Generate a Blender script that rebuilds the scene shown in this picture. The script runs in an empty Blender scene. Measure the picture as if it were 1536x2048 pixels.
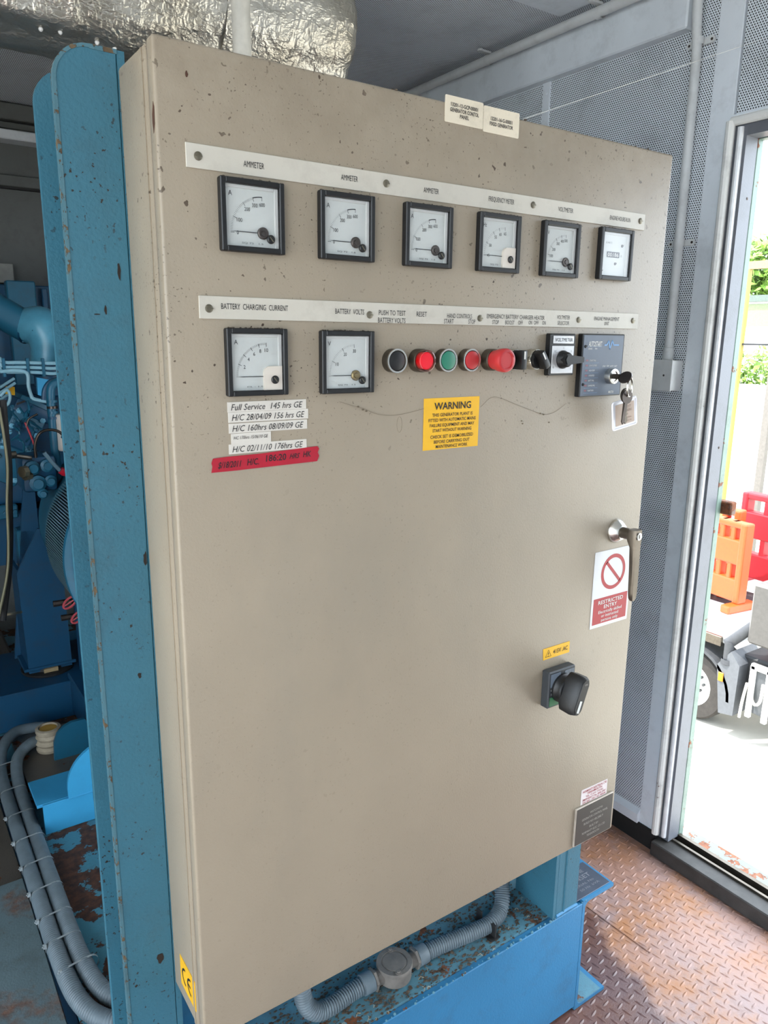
import bpy, bmesh, math, random
from mathutils import Vector, Matrix, noise
R = random.Random(7)
S = bpy.context.scene
COL = S.collection
PI = math.pi

# ---------------------------------------------------------------- camera
cam = bpy.data.cameras.new('camera')
cam.sensor_fit = 'VERTICAL'; cam.sensor_height = 36.0; cam.lens = 36.0*1497.48/2048
cam.clip_start = 0.01; cam.clip_end = 400
co = bpy.data.objects.new('camera', cam); COL.objects.link(co)
rx, ry, rz = -0.22969175, -0.01144748, -0.60347324
Rm = Matrix.Rotation(rz, 3, 'Z') @ Matrix.Rotation(rx, 3, 'X') @ Matrix.Rotation(ry, 3, 'Y')
r_, f_, u_ = Rm.col[0], Rm.col[1], Rm.col[2]
M = Matrix.Identity(4)
for i in range(3):
    M[i][0], M[i][1], M[i][2] = r_[i], u_[i], -f_[i]
M[0][3], M[1][3], M[2][3] = -0.2624, -0.776, 1.468
co.matrix_world = M
S.camera = co

# ---------------------------------------------------------------- light
S.view_settings.view_transform = 'Standard'; S.view_settings.look = 'None'
S.view_settings.gamma = 1.0; S.view_settings.use_curve_mapping = False
S.view_settings.exposure = 2.2
w = bpy.data.worlds.new('daylight'); S.world = w; w.use_nodes = True
bg = w.node_tree.nodes['Background']
bg.inputs[0].default_value = (0.80, 0.90, 1.0, 1); bg.inputs[1].default_value = 1.5
sun = bpy.data.lights.new('sun', 'SUN'); sun.energy = 2.4; sun.angle = 0.01; sun.color = (1, 0.95, 0.86)
so = bpy.data.objects.new('sun', sun); COL.objects.link(so)
so.rotation_euler = (math.radians(-12), math.radians(-24), 0)
S.cycles.use_denoising = True
S.cycles.max_bounces = 8; S.cycles.diffuse_bounces = 5; S.cycles.transparent_max_bounces = 12
S.cycles.caustics_reflective = False; S.cycles.caustics_refractive = False
S.cycles.sample_clamp_indirect = 8

# ---------------------------------------------------------------- materials
def lin(c):
    if isinstance(c, str):
        c = [int(c[i:i+2], 16)/255 for i in (0, 2, 4)]
    return [x/12.92 if x <= 0.04045 else ((x+0.055)/1.055)**2.4 for x in c]
MC = {}
class NT:
    def __init__(s, name):
        s.m = bpy.data.materials.new(name); s.m.use_nodes = True
        s.t = s.m.node_tree; s.b = s.t.nodes['Principled BSDF']; s.co = None
    def n(s, typ, **k):
        x = s.t.nodes.new(typ)
        for a, v in k.items(): setattr(x, a, v)
        return x
    def l(s, a, b): s.t.links.new(a, b)
    def coord(s):
        if not s.co: s.co = s.n('ShaderNodeNewGeometry').outputs['Position']
        return s.co
    def noise(s, scale, detail=3, rough=0.5, vec=None, stretch=None):
        x = s.n('ShaderNodeTexNoise'); x.inputs['Scale'].default_value = scale
        x.inputs['Detail'].default_value = detail; x.inputs['Roughness'].default_value = rough
        v = vec or s.coord()
        if stretch:
            mp = s.n('ShaderNodeMapping'); mp.inputs['Scale'].default_value = stretch
            s.l(v, mp.inputs[0]); v = mp.outputs[0]
        s.l(v, x.inputs['Vector']); return x.outputs[0]
    def ramp(s, fac, a, b, va=0.0, vb=1.0):
        x = s.n('ShaderNodeMapRange'); x.inputs[1].default_value = a; x.inputs[2].default_value = b
        x.inputs[3].default_value = va; x.inputs[4].default_value = vb
        s.l(fac, x.inputs[0]); return x.outputs[0]
    def math(s, op, a, b=None):
        x = s.n('ShaderNodeMath', operation=op)
        for i, q in enumerate((a, b)):
            if q is None: continue
            if isinstance(q, (int, float)): x.inputs[i].default_value = q
            else: s.l(q, x.inputs[i])
        return x.outputs[0]
    def mix(s, fac, a, b):
        x = s.n('ShaderNodeMix', data_type='RGBA')
        if isinstance(fac, (int, float)): x.inputs[0].default_value = fac
        else: s.l(fac, x.inputs[0])
        for i, q in ((6, a), (7, b)):
            if isinstance(q, (list, tuple)): x.inputs[i].default_value = (*q[:3], 1)
            else: s.l(q, x.inputs[i])
        return x.outputs[2]
    def bump(s, h, strength=0.3, dist=0.001):
        x = s.n('ShaderNodeBump'); x.inputs['Strength'].default_value = strength
        x.inputs['Distance'].default_value = dist; s.l(h, x.inputs['Height'])
        s.l(x.outputs[0], s.b.inputs['Normal'])
    def base(s, c):
        if isinstance(c, (list, tuple)): s.b.inputs['Base Color'].default_value = (*c[:3], 1)
        else: s.l(c, s.b.inputs['Base Color'])

def plain(name, c, rough=0.5, metal=0.0, var=0.12, vscale=30, bump=0, bscale=400, spec=0.5):
    if name in MC: return MC[name]
    t = NT(name); c = lin(c)
    if var:
        f = t.noise(vscale, 4, 0.6)
        t.base(t.mix(t.ramp(f, 0.3, 0.7), [x*(1-var) for x in c], [min(1, x*(1+var)) for x in c]))
    else: t.base(c)
    t.b.inputs['Roughness'].default_value = rough; t.b.inputs['Metallic'].default_value = metal
    t.b.inputs['Specular IOR Level'].default_value = spec
    if bump: t.bump(t.noise(bscale, 2), bump, 0.001)
    MC[name] = t.m; return t.m

def painted(name, c, rust='4a2c1c', soft=0.012, chip=0.62, chscale=9, rough=0.45, grime=0.25, specks=0.0, bump=0.5, bscale=260, rust2='8a5030', grimec='3c3a33'):
    if name in MC: return MC[name]
    t = NT(name); c = lin(c)
    a = t.ramp(t.noise(2.2, 4, 0.6), 0.3, 0.75)
    col = t.mix(a, [x*0.88 for x in c], [min(1, x*1.1) for x in c])
    g = t.ramp(t.noise(14, 6, 0.72), 0.5, 0.8, 0, grime)
    col = t.mix(g, col, lin(grimec))
    n1 = t.noise(chscale, 8, 0.66)
    ch = t.ramp(n1, chip, chip+soft)
    rc = t.mix(t.ramp(t.noise(60, 4, 0.6), 0.35, 0.65), lin(rust), lin(rust2))
    col = t.mix(ch, col, rc)
    if specks:
        v = t.ramp(t.noise(170, 2, 0.5), 0.76-specks, 0.78-specks)
        v = t.math('MULTIPLY', v, t.ramp(t.noise(7, 3), 0.42, 0.62))
        col = t.mix(v, col, lin('2a241c'))
    t.base(col)
    t.l(t.ramp(ch, 0, 1, rough, 0.85), t.b.inputs['Roughness'])
    h = t.math('SUBTRACT', t.math('MULTIPLY', t.noise(bscale, 2), 0.5), ch)
    t.bump(h, bump, 0.0012)
    MC[name] = t.m; return t.m

def cream_mat():
    t = NT('cream_textured_enamel'); c = lin('998d7b')
    col = t.mix(t.ramp(t.noise(3, 5, 0.6), 0.35, 0.7), [x*0.93 for x in c], [x*1.05 for x in c])
    # smears of grey grime low on the door
    sm = t.ramp(t.noise(5, 5, 0.65, stretch=(1, 1, 0.45)), 0.50, 0.72, 0, 0.5)
    col = t.mix(sm, col, lin('8a8274'))
    sep = t.n('ShaderNodeSeparateXYZ'); t.l(t.coord(), sep.inputs[0])
    hi = t.ramp(sep.outputs[2], 1.30, 1.42)                       # fly dirt lies on the upper third of the door
    v1 = t.math('MULTIPLY', t.ramp(t.noise(95, 2, 0.5), 0.675, 0.69), t.ramp(t.noise(6, 4, 0.6), 0.36, 0.6))
    v1 = t.math('MULTIPLY', v1, t.ramp(hi, 0, 1, 0.12, 1.0))
    v2 = t.math('MULTIPLY', t.ramp(t.noise(260, 2, 0.5), 0.655, 0.67), t.ramp(t.noise(9, 4, 0.6), 0.40, 0.65))
    v2 = t.math('MULTIPLY', v2, t.ramp(hi, 0, 1, 0.25, 0.9))
    v3 = t.math('MULTIPLY', t.ramp(t.noise(34, 3, 0.6, stretch=(1, 1, 0.5)), 0.725, 0.735), t.ramp(hi, 0, 1, 0.0, 0.9))
    f = t.math('MAXIMUM', t.math('MAXIMUM', v1, v2), v3)
    col = t.mix(f, col, lin('3a2a1c'))
    dt = t.ramp(sep.outputs[2], 1.60, 1.745, 0, 1)
    dt = t.math('MULTIPLY', dt, t.ramp(t.noise(11, 6, 0.7), 0.40, 0.8, 0, 0.5))
    col = t.mix(dt, col, lin('5e4c38'))
    t.base(col); t.b.inputs['Roughness'].default_value = 0.42
    t.bump(t.noise(330, 2, 0.5), 0.35, 0.0008)
    return t.m
CREAM = cream_mat()
BLUE = painted('blue_post_paint', '386c7f', chip=0.70, chscale=13, specks=0.10, grime=0.25, bump=0.8)
BLUEB = painted('blue_skid_paint', '357ba6', chip=0.69, chscale=10, grime=0.35, bump=0.9)
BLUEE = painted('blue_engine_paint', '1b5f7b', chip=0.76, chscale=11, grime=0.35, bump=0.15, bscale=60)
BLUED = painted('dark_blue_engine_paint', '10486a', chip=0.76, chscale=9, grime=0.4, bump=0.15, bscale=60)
BLUEL = painted('brightened_blue_paint', '3a9bcb', chip=0.72, chscale=9, grime=0.1, bump=0.3)  # light falling on the deck bracket is put into this lighter blue
PEEL = painted('peeling_blue_deck_paint', '4a8294', chip=0.51, chscale=9, grime=0.6, bump=1.0, rust='33241f', rust2='5a3a2a')
PEELTOP = painted('dirty_flange_paint', '5d8c9c', chip=0.58, chscale=16, grime=0.98, bump=0.9, grimec='4a4238', rust='3b2c20')
RUSTB = painted('rusted_blue_grey_plate', '66797f', soft=.16, chip=0.53, chscale=7, grime=0.6, bump=0.8, rust='5b3a29', rust2='8c5a3a')
RUSTD = painted('brown_rusted_plate', '5b564f', chip=0.55, chscale=5, grime=0.5, bump=0.6)
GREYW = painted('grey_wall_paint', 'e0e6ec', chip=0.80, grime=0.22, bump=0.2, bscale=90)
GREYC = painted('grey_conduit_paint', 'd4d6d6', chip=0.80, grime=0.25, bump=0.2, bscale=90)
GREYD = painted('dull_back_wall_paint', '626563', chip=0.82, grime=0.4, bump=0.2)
FRAMEW = painted('worn_white_door_frame', 'e6e6e2', chip=0.66, chscale=14, grime=0.45, bump=0.6, rust='5a4238')
GREENF = painted('pale_green_outer_paint', '74897f', chip=0.60, chscale=16, grime=0.5, bump=0.6, rust='7a5545')
BLACKP = plain('black_plastic', '0e0f11', 0.45, bump=0.1)
BLACKR = plain('black_rubber', '1d1d1e', 0.7)
DIAL = plain('dial_white', 'c6cac7', 0.5, var=0.03)
COVERW = plain('ivory_plastic', 'dcd3c6', 0.45, var=0.03)
INK = plain('ink_black', '16161a', 0.6, var=0)
INKG = plain('ink_grey', '4a4a48', 0.6, var=0)
WHITEINK = plain('ink_white', 'd8d8d4', 0.6, var=0)
PAPER = plain('white_paper', 'cbc6bd', 0.6, var=0.05)
PAPERD = painted('soiled_paper', 'ddd2bc', chip=0.78, chscale=50, grime=0.35, bump=0.1)
YELLOW = plain('yellow_vinyl', 'e3ad10', 0.45, var=0.05)
REDV = plain('red_vinyl', 'a8222c', 0.45, var=0.06)
REDT = plain('red_tape', 'a8162c', 0.3, var=0.1)
REDB = plain('red_button_plastic', 'b52d30', 0.4, var=0.06)
REDL = plain('red_lens', 'e0182c', 0.15, var=0.05)
GREENB = plain('green_button_plastic', '2c7a62', 0.4, var=0.06)
CHROME = plain('chrome', 'd5d3cc', 0.22, 1.0, var=0.05)
STEEL = plain('dull_steel', '655e55', 0.38, 0.9, var=0.2)
DARKM = plain('dark_bronze_metal', '4b4440', 0.35, 0.8, var=0.2)
SCREW = plain('screw_metal', '787263', 0.45, 0.8, var=0.2)
ALU = painted('brushed_strip_plate', 'c2bdb1', chip=0.80, chscale=60, grime=0.28, bump=0.1, grimec='5a4c3c', rough=0.38)
PVC = plain('grey_plastic_conduit', '66747c', 0.5, var=0.15)
PVCD = plain('dusty_grey_plastic', '75706a', 0.7, var=0.25, bump=0.3)
MODULE = plain('slate_face', '5c6674', 0.45, var=0.06)
DARKPL = plain('engraved_black_plate', '3e3b38', 0.4, var=0.06)
TIE = plain('zip_tie_grey', '9aa3a6', 0.5)
RUBBER = plain('tyre_rubber', '332f2c', 0.8, var=0.2)
OFFW = plain('off_white_paint', 'cfcfca', 0.5)

def perf_mat():
    t = NT('perforated_sheet'); c = lin('e2e8ee')
    sep = t.n('ShaderNodeSeparateXYZ'); t.l(t.coord(), sep.inputs[0])
    geo = t.n('ShaderNodeNewGeometry'); sn = t.n('ShaderNodeSeparateXYZ'); t.l(geo.outputs['True Normal'], sn.inputs[0])
    isz = t.math('GREATER_THAN', t.math('ABSOLUTE', sn.outputs[2]), 0.5)
    p = 0.0064
    u = t.math('DIVIDE', sep.outputs[1], p)
    vv = t.math('ADD', t.math('MULTIPLY', sep.outputs[0], isz), t.math('MULTIPLY', sep.outputs[2], t.math('SUBTRACT', 1.0, isz)))
    v = t.math('DIVIDE', vv, p*math.sqrt(3))
    def lat(o):
        a = t.math('SUBTRACT', t.math('FRACT', t.math('ADD', v, o)), 0.5)
        a = t.math('MULTIPLY', a, math.sqrt(3))
        b = t.math('SUBTRACT', t.math('FRACT', t.math('ADD', u, o)), 0.5)
        return t.math('SQRT', t.math('ADD', t.math('MULTIPLY', a, a), t.math('MULTIPLY', b, b)))
    d = t.math('MINIMUM', lat(0.0), lat(0.5))
    hole = t.ramp(d, 0.25, 0.31, 1.0, 0.0)
    g = t.ramp(t.noise(6, 6, 0.7), 0.5, 0.78, 0, 0.35)
    col = t.mix(g, c, lin('5a5a58'))
    t.base(t.mix(hole, col, lin('25282c')))
    t.b.inputs['Roughness'].default_value = 0.5
    t.bump(t.math('MULTIPLY', hole, -1.0), 0.5, 0.0015)
    return t.m
PERF = perf_mat()

def floor_mat():
    t = NT('rusty_chequer_plate')
    a = t.ramp(t.noise(3.4, 6, 0.62), 0.40, 0.60)
    b = t.ramp(t.noise(7.5, 7, 0.68), 0.46, 0.64)
    col = t.mix(a, lin('a8806f'), lin('9c8480'))
    col = t.mix(b, col, lin('a97550'))
    c = t.ramp(t.noise(26, 6, 0.7), 0.52, 0.72, 0, 0.55)
    col = t.mix(c, col, lin('6c4d42'))
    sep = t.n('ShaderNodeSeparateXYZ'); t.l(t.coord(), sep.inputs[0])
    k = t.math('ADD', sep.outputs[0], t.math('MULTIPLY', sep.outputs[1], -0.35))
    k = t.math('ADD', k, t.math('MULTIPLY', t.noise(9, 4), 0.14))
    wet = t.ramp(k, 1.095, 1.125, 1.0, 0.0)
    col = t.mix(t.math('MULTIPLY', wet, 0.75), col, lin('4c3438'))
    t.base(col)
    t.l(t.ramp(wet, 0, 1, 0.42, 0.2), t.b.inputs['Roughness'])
    t.bump(t.noise(220, 4, 0.7), 0.6, 0.0015)
    return t.m
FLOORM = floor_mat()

def foil_mat():
    t = NT('crinkled_foil')
    t.base(t.mix(t.ramp(t.noise(5, 4), 0.4, 0.7), lin('cfcbc2'), lin('b3ab9c')))
    t.b.inputs['Metallic'].default_value = 0.92; t.b.inputs['Roughness'].default_value = 0.38
    def ridge(sc, st):
        a = t.math('ABSOLUTE', t.math('SUBTRACT', t.noise(sc, 3, 0.55, stretch=st), 0.5))
        return t.ramp(a, 0.0, 0.09, 1.0, 0.0)
    h = t.math('ADD', ridge(26, (1.0, 1, 0.35)), t.math('MULTIPLY', ridge(60, (0.5, 1, 1.0)), 0.5))
    h = t.math('ADD', h, t.math('MULTIPLY', t.noise(120, 3, 0.7), 0.4))
    t.bump(h, 0.45, 0.003)
    return t.m
FOIL = foil_mat()

def glass_mat(name='meter_glass', tint=(1, 1, 1), refl=0.06):
    t = NT(name); t.t.nodes.remove(t.b)
    tr = t.n('ShaderNodeBsdfTransparent'); tr.inputs[0].default_value = (*tint, 1)
    gl = t.n('ShaderNodeBsdfGlossy'); gl.inputs['Roughness'].default_value = 0.08
    fr = t.n('ShaderNodeLayerWeight'); fr.inputs[0].default_value = 0.5
    mx = t.n('ShaderNodeMixShader'); t.l(t.ramp(t.math('POWER', fr.outputs[1], 4.0), 0, 1, refl, 0.9), mx.inputs[0]); t.l(tr.outputs[0], mx.inputs[1]); t.l(gl.outputs[0], mx.inputs[2])
    t.l(mx.outputs[0], t.t.nodes['Material Output'].inputs[0])
    return t.m
GLASS = glass_mat()
LEAF = plain('leaf_green', '6f9038', 0.6, var=0.35, vscale=3)
LEAFD = plain('leaf_dark_green', '4f7a30', 0.6, var=0.35, vscale=3)
CONC = plain('sunlit_concrete', 'b5b0a5', 0.85, var=0.1, vscale=2, bump=0.3, bscale=30)

# ---------------------------------------------------------------- mesh helpers
class B:
    def __init__(s): s.bm = bmesh.new()
    def box(s, x0, x1, y0, y1, z0, z1, bev=0, seg=1, mat=None):
        r = bmesh.ops.create_cube(s.bm, size=1)
        m = Matrix.Translation(((x0+x1)/2, (y0+y1)/2, (z0+z1)/2)) @ Matrix.Diagonal((abs(x1-x0), abs(y1-y0), abs(z1-z0), 1))
        if mat is not None: m = mat @ m
        bmesh.ops.transform(s.bm, matrix=m, verts=r['verts'])
        if bev:
            es = list({e for v in r['verts'] for e in v.link_edges})
            bmesh.ops.bevel(s.bm, geom=es, offset=bev, segments=seg, profile=0.5, affect='EDGES')
        return s
    def lathe(s, p, axis, prof, seg=24):
        """prof: [(radius, distance along axis)], closed with caps when radius is 0"""
        p = Vector(p); a = Vector(axis).normalized()
        q = a.orthogonal().normalized(); w = a.cross(q)
        rings = []
        for r, d in prof:
            c = p + a*d
            if r < 1e-7: rings.append([s.bm.verts.new(c)])
            else: rings.append([s.bm.verts.new(c + q*(r*math.cos(2*PI*i/seg)) + w*(r*math.sin(2*PI*i/seg))) for i in range(seg)])
        for A, Bq in zip(rings, rings[1:]):
            for i in range(seg):
                j = (i+1) % seg
                if len(A) == 1 and len(Bq) == 1: continue
                if len(A) == 1: f = [A[0], Bq[j], Bq[i]]
                elif len(Bq) == 1: f = [A[i], A[j], Bq[0]]
                else: f = [A[i], A[j], Bq[j], Bq[i]]
                try: s.bm.faces.new(f)
                except ValueError: pass
        return s
    def cyl(s, p0, p1, r, seg=20, bev=0):
        p0, p1 = Vector(p0), Vector(p1); L = (p1-p0).length
        b = bev
        pr = [(0, 0), (r-b, 0), (r, b), (r, L-b), (r-b, L), (0, L)] if b else [(0, 0), (r, 0), (r, L), (0, L)]
        return s.lathe(p0, p1-p0, pr, seg)
    def tube(s, pts, r, seg=10, ribs=0, rib=0.12, closed=False):
        pts = [Vector(p) for p in pts]
        T = []
        n = len(pts)
        for i in range(n):
            a = pts[(i+1) % n] if (closed or i < n-1) else pts[i]
            b = pts[(i-1) % n] if (closed or i > 0) else pts[i]
            T.append((a-b).normalized())
        q = T[0].orthogonal().normalized(); rings = []
        for i in range(n):
            q = (q - T[i]*q.dot(T[i])).normalized(); w = T[i].cross(q)
            rr = r(i/(n-1)) if callable(r) else r
            if ribs: rr *= 1 + rib*(1 if i % 4 < 2 else -1)*ribs_at(i/(n-1), ribs)
            rings.append([s.bm.verts.new(pts[i] + q*(rr*math.cos(2*PI*k/seg)) + w*(rr*math.sin(2*PI*k/seg))) for k in range(seg)])
        m = n if closed else n-1
        for i in range(m):
            A, C = rings[i], rings[(i+1) % n]
            for k in range(seg):
                j = (k+1) % seg
                s.bm.faces.new([A[k], A[j], C[j], C[k]])
        if not closed:
            s.bm.faces.new(rings[0][::-1]); s.bm.faces.new(rings[-1])
        return s
    def prism(s, poly, o, u, v, d):
        """poly (a,b) in plane o+u*a+v*b, extruded by vector d"""
        o, u, v, d = Vector(o), Vector(u), Vector(v), Vector(d)
        A = [s.bm.verts.new(o+u*a+v*b) for a, b in poly]
        C = [s.bm.verts.new(x.co+d) for x in A]
        n = len(A)
        s.bm.faces.new(A); s.bm.faces.new(C[::-1])
        for i in range(n):
            j = (i+1) % n
            s.bm.faces.new([A[j], A[i], C[i], C[j]])
        return s
    def quad(s, *p):
        s.bm.faces.new([s.bm.verts.new(Vector(q)) for q in p]); return s
    def ball(s, c, r, sub=2, sc=(1, 1, 1)):
        q = bmesh.ops.create_icosphere(s.bm, subdivisions=sub, radius=r)
        bmesh.ops.transform(s.bm, matrix=Matrix.Translation(Vector(c)) @ Matrix.Diagonal((*sc, 1)), verts=q['verts'])
        return s
def ribs_at(t, f): return f(t) if callable(f) else 1.0

def origin(o):
    v = Vector((0, 0, 0))
    while o is not None: v += o.location; o = o.parent
    return v
def tag(o, label=None, cat=None, group=None, kind=None):
    if label: o['label'] = label
    if cat: o['category'] = cat
    if group: o['group'] = group
    if kind: o['kind'] = kind
    return o
def obj(name, b, mat, parent=None, label=None, cat=None, group=None, kind=None, loc=None, smooth=35):
    me = bpy.data.meshes.new(name)
    bmesh.ops.recalc_face_normals(b.bm, faces=b.bm.faces[:])
    off = origin(parent)
    if loc is not None: off = Vector(loc)
    if off.length: bmesh.ops.translate(b.bm, verts=b.bm.verts[:], vec=-off)
    b.bm.to_mesh(me); b.bm.free()
    o = bpy.data.objects.new(name, me); COL.objects.link(o)
    if loc is not None: o.location = Vector(loc) - origin(parent)
    o.parent = parent
    me.materials.append(mat)
    if smooth:
        me.shade_smooth()
        me.set_sharp_from_angle(angle=math.radians(smooth))
    return tag(o, label, cat, group, kind)
def thing(name, loc, label, cat, group=None):
    o = bpy.data.objects.new(name, None); o.location = loc; COL.objects.link(o); o.empty_display_size = 0.05
    return tag(o, label, cat, group)
def smooth_path(pts, n):
    """Catmull-Rom resample to n points, even by arc length"""
    P = [Vector(p) for p in pts]; P = [2*P[0]-P[1]] + P + [2*P[-1]-P[-2]]; out = []
    for i in range(1, len(P)-2):
        for k in range(24):
            t = k/24; a, b, c, d = P[i-1:i+3]
            out.append(0.5*((2*b)+(c-a)*t+(2*a-5*b+4*c-d)*t*t+(3*b-a-3*c+d)*t**3))
    out.append(P[-2]); L = [0]
    for a, b in zip(out, out[1:]): L.append(L[-1]+(b-a).length)
    res = []; j = 0
    for i in range(n):
        s = L[-1]*i/(n-1)
        while j < len(L)-2 and L[j+1] < s: j += 1
        t = (s-L[j])/max(1e-9, L[j+1]-L[j]); res.append(out[j].lerp(out[j+1], min(1, t)))
    return res
def length(pts):
    return sum((Vector(a)-Vector(b)).length for a, b in zip(pts, pts[1:]))

def text(name, lines, mat, parent, o, u=(1, 0, 0), v=(0, 0, 1), off=0.0004, res=2):
    """flat print. lines: (string, a, b, height, width or None, align, shear, bold) in the plane o+u*a+v*b; b is the letters' middle"""
    u, v, o = Vector(u).normalized(), Vector(v).normalized(), Vector(o); nrm = u.cross(v)
    verts, faces = [], []
    for ln in lines:
        st, a, b, h, wd, al, sh, bo = (list(ln) + [None]*8)[:8]
        cu = bpy.data.curves.new('t', 'FONT'); cu.body = st; cu.resolution_u = res
        if sh: cu.shear = sh
        if bo: cu.offset = bo
        to = bpy.data.objects.new('t', cu)
        COL.objects.link(to); dg = bpy.context.evaluated_depsgraph_get(); dg.update()
        me = bpy.data.meshes.new_from_object(to.evaluated_get(dg))
        xs = [q.co.x for q in me.vertices]
        if xs:
            ys = [q.co.y for q in me.vertices]
            up = [c for c in st if not c.isspace()]
            y0, y1 = 0.0, 0.73
            x0, x1 = min(xs), max(xs)
            sy = h/(y1-y0); sx = sy*0.9 if wd is None else wd/(x1-x0)
            W = (x1-x0)*sx; sa = a - (W/2 if al in (None, 'c') else 0 if al == 'l' else W)
            k = len(verts)
            for q in me.vertices:
                verts.append(o + u*(sa+(q.co.x-x0)*sx) + v*(b+(q.co.y-(y0+y1)/2)*sy) + nrm*off)
            for f in me.polygons: faces.append([k+i for i in f.vertices])
        bpy.data.meshes.remove(me); bpy.data.objects.remove(to); bpy.data.curves.remove(cu)
    me = bpy.data.meshes.new(name); og = origin(parent)
    me.from_pydata([p-og for p in verts], [], faces); me.materials.append(mat)
    ob = bpy.data.objects.new(name, me); ob.parent = parent; COL.objects.link(ob)
    if len(lines) > 1: ob['kind'] = 'stuff'
    return ob

# ================================================================ SETTING
XW = 1.5; YB = 2.7; ZC = 2.33; YF = -2.3; XL = -1.5
DY0, DY1, DZ = -0.80, 0.315, 1.935         # side doorway
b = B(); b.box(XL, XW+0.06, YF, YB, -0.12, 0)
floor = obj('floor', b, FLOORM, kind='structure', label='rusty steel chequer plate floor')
b = B()
def lens(bm, x, y, ang, L=0.0125, W=0.0036, H=0.0017):
    c, s = math.cos(ang), math.sin(ang)
    def P(a, q, z): return bm.verts.new((x+a*c-q*s, y+a*s+q*c, z))
    e0, e1 = P(-L, 0, 0), P(L, 0, 0)
    l = [P(-L*.5, W*.85, 0), P(0, W, 0), P(L*.5, W*.85, 0)]; r = [P(-L*.5, -W*.85, 0), P(0, -W, 0), P(L*.5, -W*.85, 0)]
    t = [P(-L*.6, 0, H*.8), P(0, 0, H), P(L*.6, 0, H*.8)]
    for A in (l, r):
        bm.faces.new([e0, t[0], A[0]]); bm.faces.new([e1, A[2], t[2]])
        bm.faces.new([A[0], t[0], t[1], A[1]]); bm.faces.new([A[1], t[1], t[2], A[2]])
p = 0.0295
for i in range(-40, 60):
    for j in range(-40, 60):
        x = 1.15+i*p*0.72; y = 0.0+j*p*0.72
        if not (0.55 < x < 1.475 and -1.0 < y < 1.1): continue
        lens(b.bm, x+R.uniform(-.0012, .0012), y+R.uniform(-.0012, .0012), (math.radians(12) if (i+j) % 2 else math.radians(102))+R.uniform(-.06, .06))
obj('tread', b, FLOORM, floor, kind='stuff', label='raised diamond treads of the floor plate', smooth=30)
b = B(); b.tube([(1.155, 0.31, 0.001), (1.158, 0.24, 0.0012), (1.165, 0.12, 0.001)], 0.0018, 6)
obj('weld_seam', b, FLOORM, floor)

b = B(); b.box(XL-.1, XW+.1, YF-.1, YB+.1, ZC, ZC+.08)
ceil = obj('ceiling', b, PERF, kind='structure', label='perforated grey painted sheet ceiling')
b = B(); b.box(XL, 1.43, .725, .858, ZC-.004, ZC, bev=.001)
obj('cover_strip', b, GREYW, ceil)

# right wall with the doorway
b = B()
b.box(XW+.012, XW+.07, DY1+.03, YB, 0, ZC); b.box(XW+.012, XW+.07, YF, DY0-.03, 0, ZC); b.box(XW+.012, XW+.07, DY0-.03, DY1+.03, DZ+.05, ZC)
wr = obj('wall_right', b, GREYW, kind='structure', label='grey wall lined with perforated sheet')
def panel(y0, y1, z0, z1):
    b = B(); b.box(XW, XW+.012, y0, y1, z0, z1); return obj('perforated_panel', b, PERF, wr)
panel(0.412, 0.482, 0.085, ZC); panel(0.482, 0.945, 0.085, 2.2); panel(0.975, 1.78, 0.085, 2.2); panel(1.81, YB, 0.085, 2.2)
panel(DY0+.03, 0.345, 1.985, 2.33); panel(YF, DY0-.09, 0.085, 2.33)
for y in (0.945, 1.78):
    b = B(); b.box(XW-.004, XW+.012, y, y+.03, .085, 2.2, bev=.001)
    s_ = obj('cover_strip', b, GREYW, wr)
    b = B()
    for z in (2.17, 1.6, 1.0, .4): b.lathe((XW-.004, y+.015, z), (-1, 0, 0), [(.005, 0), (.004, .002), (0, .003)], 10)
    obj('rivet', b, GREYW, s_)
b = B(); b.box(XW-.003, XW+.012, 0.350, 0.412, 0.05, ZC-.001, bev=.001)
obj('door_post', b, GREYW, wr, label='flat grey post beside the doorway')
b = B(); b.box(XW-.003, XW+.012, DY0-.09, DY0-.03, 0.05, ZC-.001, bev=.001)
obj('door_post', b, GREYW, wr)
b = B(); b.box(XW-.03, XW+.012, 0.482, YB, 2.2, ZC, bev=.004)
obj('trim_1', b, GREYW, kind='structure', label='grey steel rail along the top of the right wall')
b = B(); b.prism([(0, 0), (-.012, 0), (-.014, .03), (0, .045)], (XW, 0.412, 0.06), (1, 0, 0), (0, 0, 1), (0, YB-.412, 0))
obj('baseboard_right', b, GREYW, kind='structure', label='grey angle trim at the foot of the perforated wall')
b = B(); b.box(XW-.008, XW+.012, 0.35, YB, 0, 0.062); obj('trim_2', b, plain('gap_shade', '1d1c1b', .8), kind='structure', label='black strip painted as the shade of the recess under the wall trim')  # solid black strip; the recess's shadow is put into its colour

# doorway
b = B()
b.box(XW+.004, XW+.052, DY1, DY1+.035, 0.05, DZ+.04); b.box(XW+.004, XW+.052, DY0-.035, DY0, 0.05, DZ+.04); b.box(XW+.004, XW+.052, DY0, DY1, DZ, DZ+.05)
door = obj('door_1', b, painted('lilac_grey_jamb', '6a6d74', chip=.78, grime=.3), kind='structure', label='open side doorway with grey steel frame')
b = B(); b.tube(smooth_path([(XW-.006, .352, .06), (XW-.006, .352, 1.0), (XW-.006, .352, DZ+.035)], 60), 0.011, 10)
obj('jamb_bead', b, FRAMEW, door, label='white rounded rubber bead of the near jamb')
b = B(); b.tube([(XW-.002, .352-.0, DZ+.035), (XW-.002, DY0-.02, DZ+.035)], 0.011, 10); obj('lintel_bead', b, FRAMEW, door)
b = B(); b.tube(smooth_path([(XW+.001, .329, .06), (XW+.001, .329, 1.0), (XW+.001, .329, DZ+.02)], 60), 0.0075, 10)
obj('jamb_bead', b, plain('bright_alu', 'e2e4e6', .35, .1), door)
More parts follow.
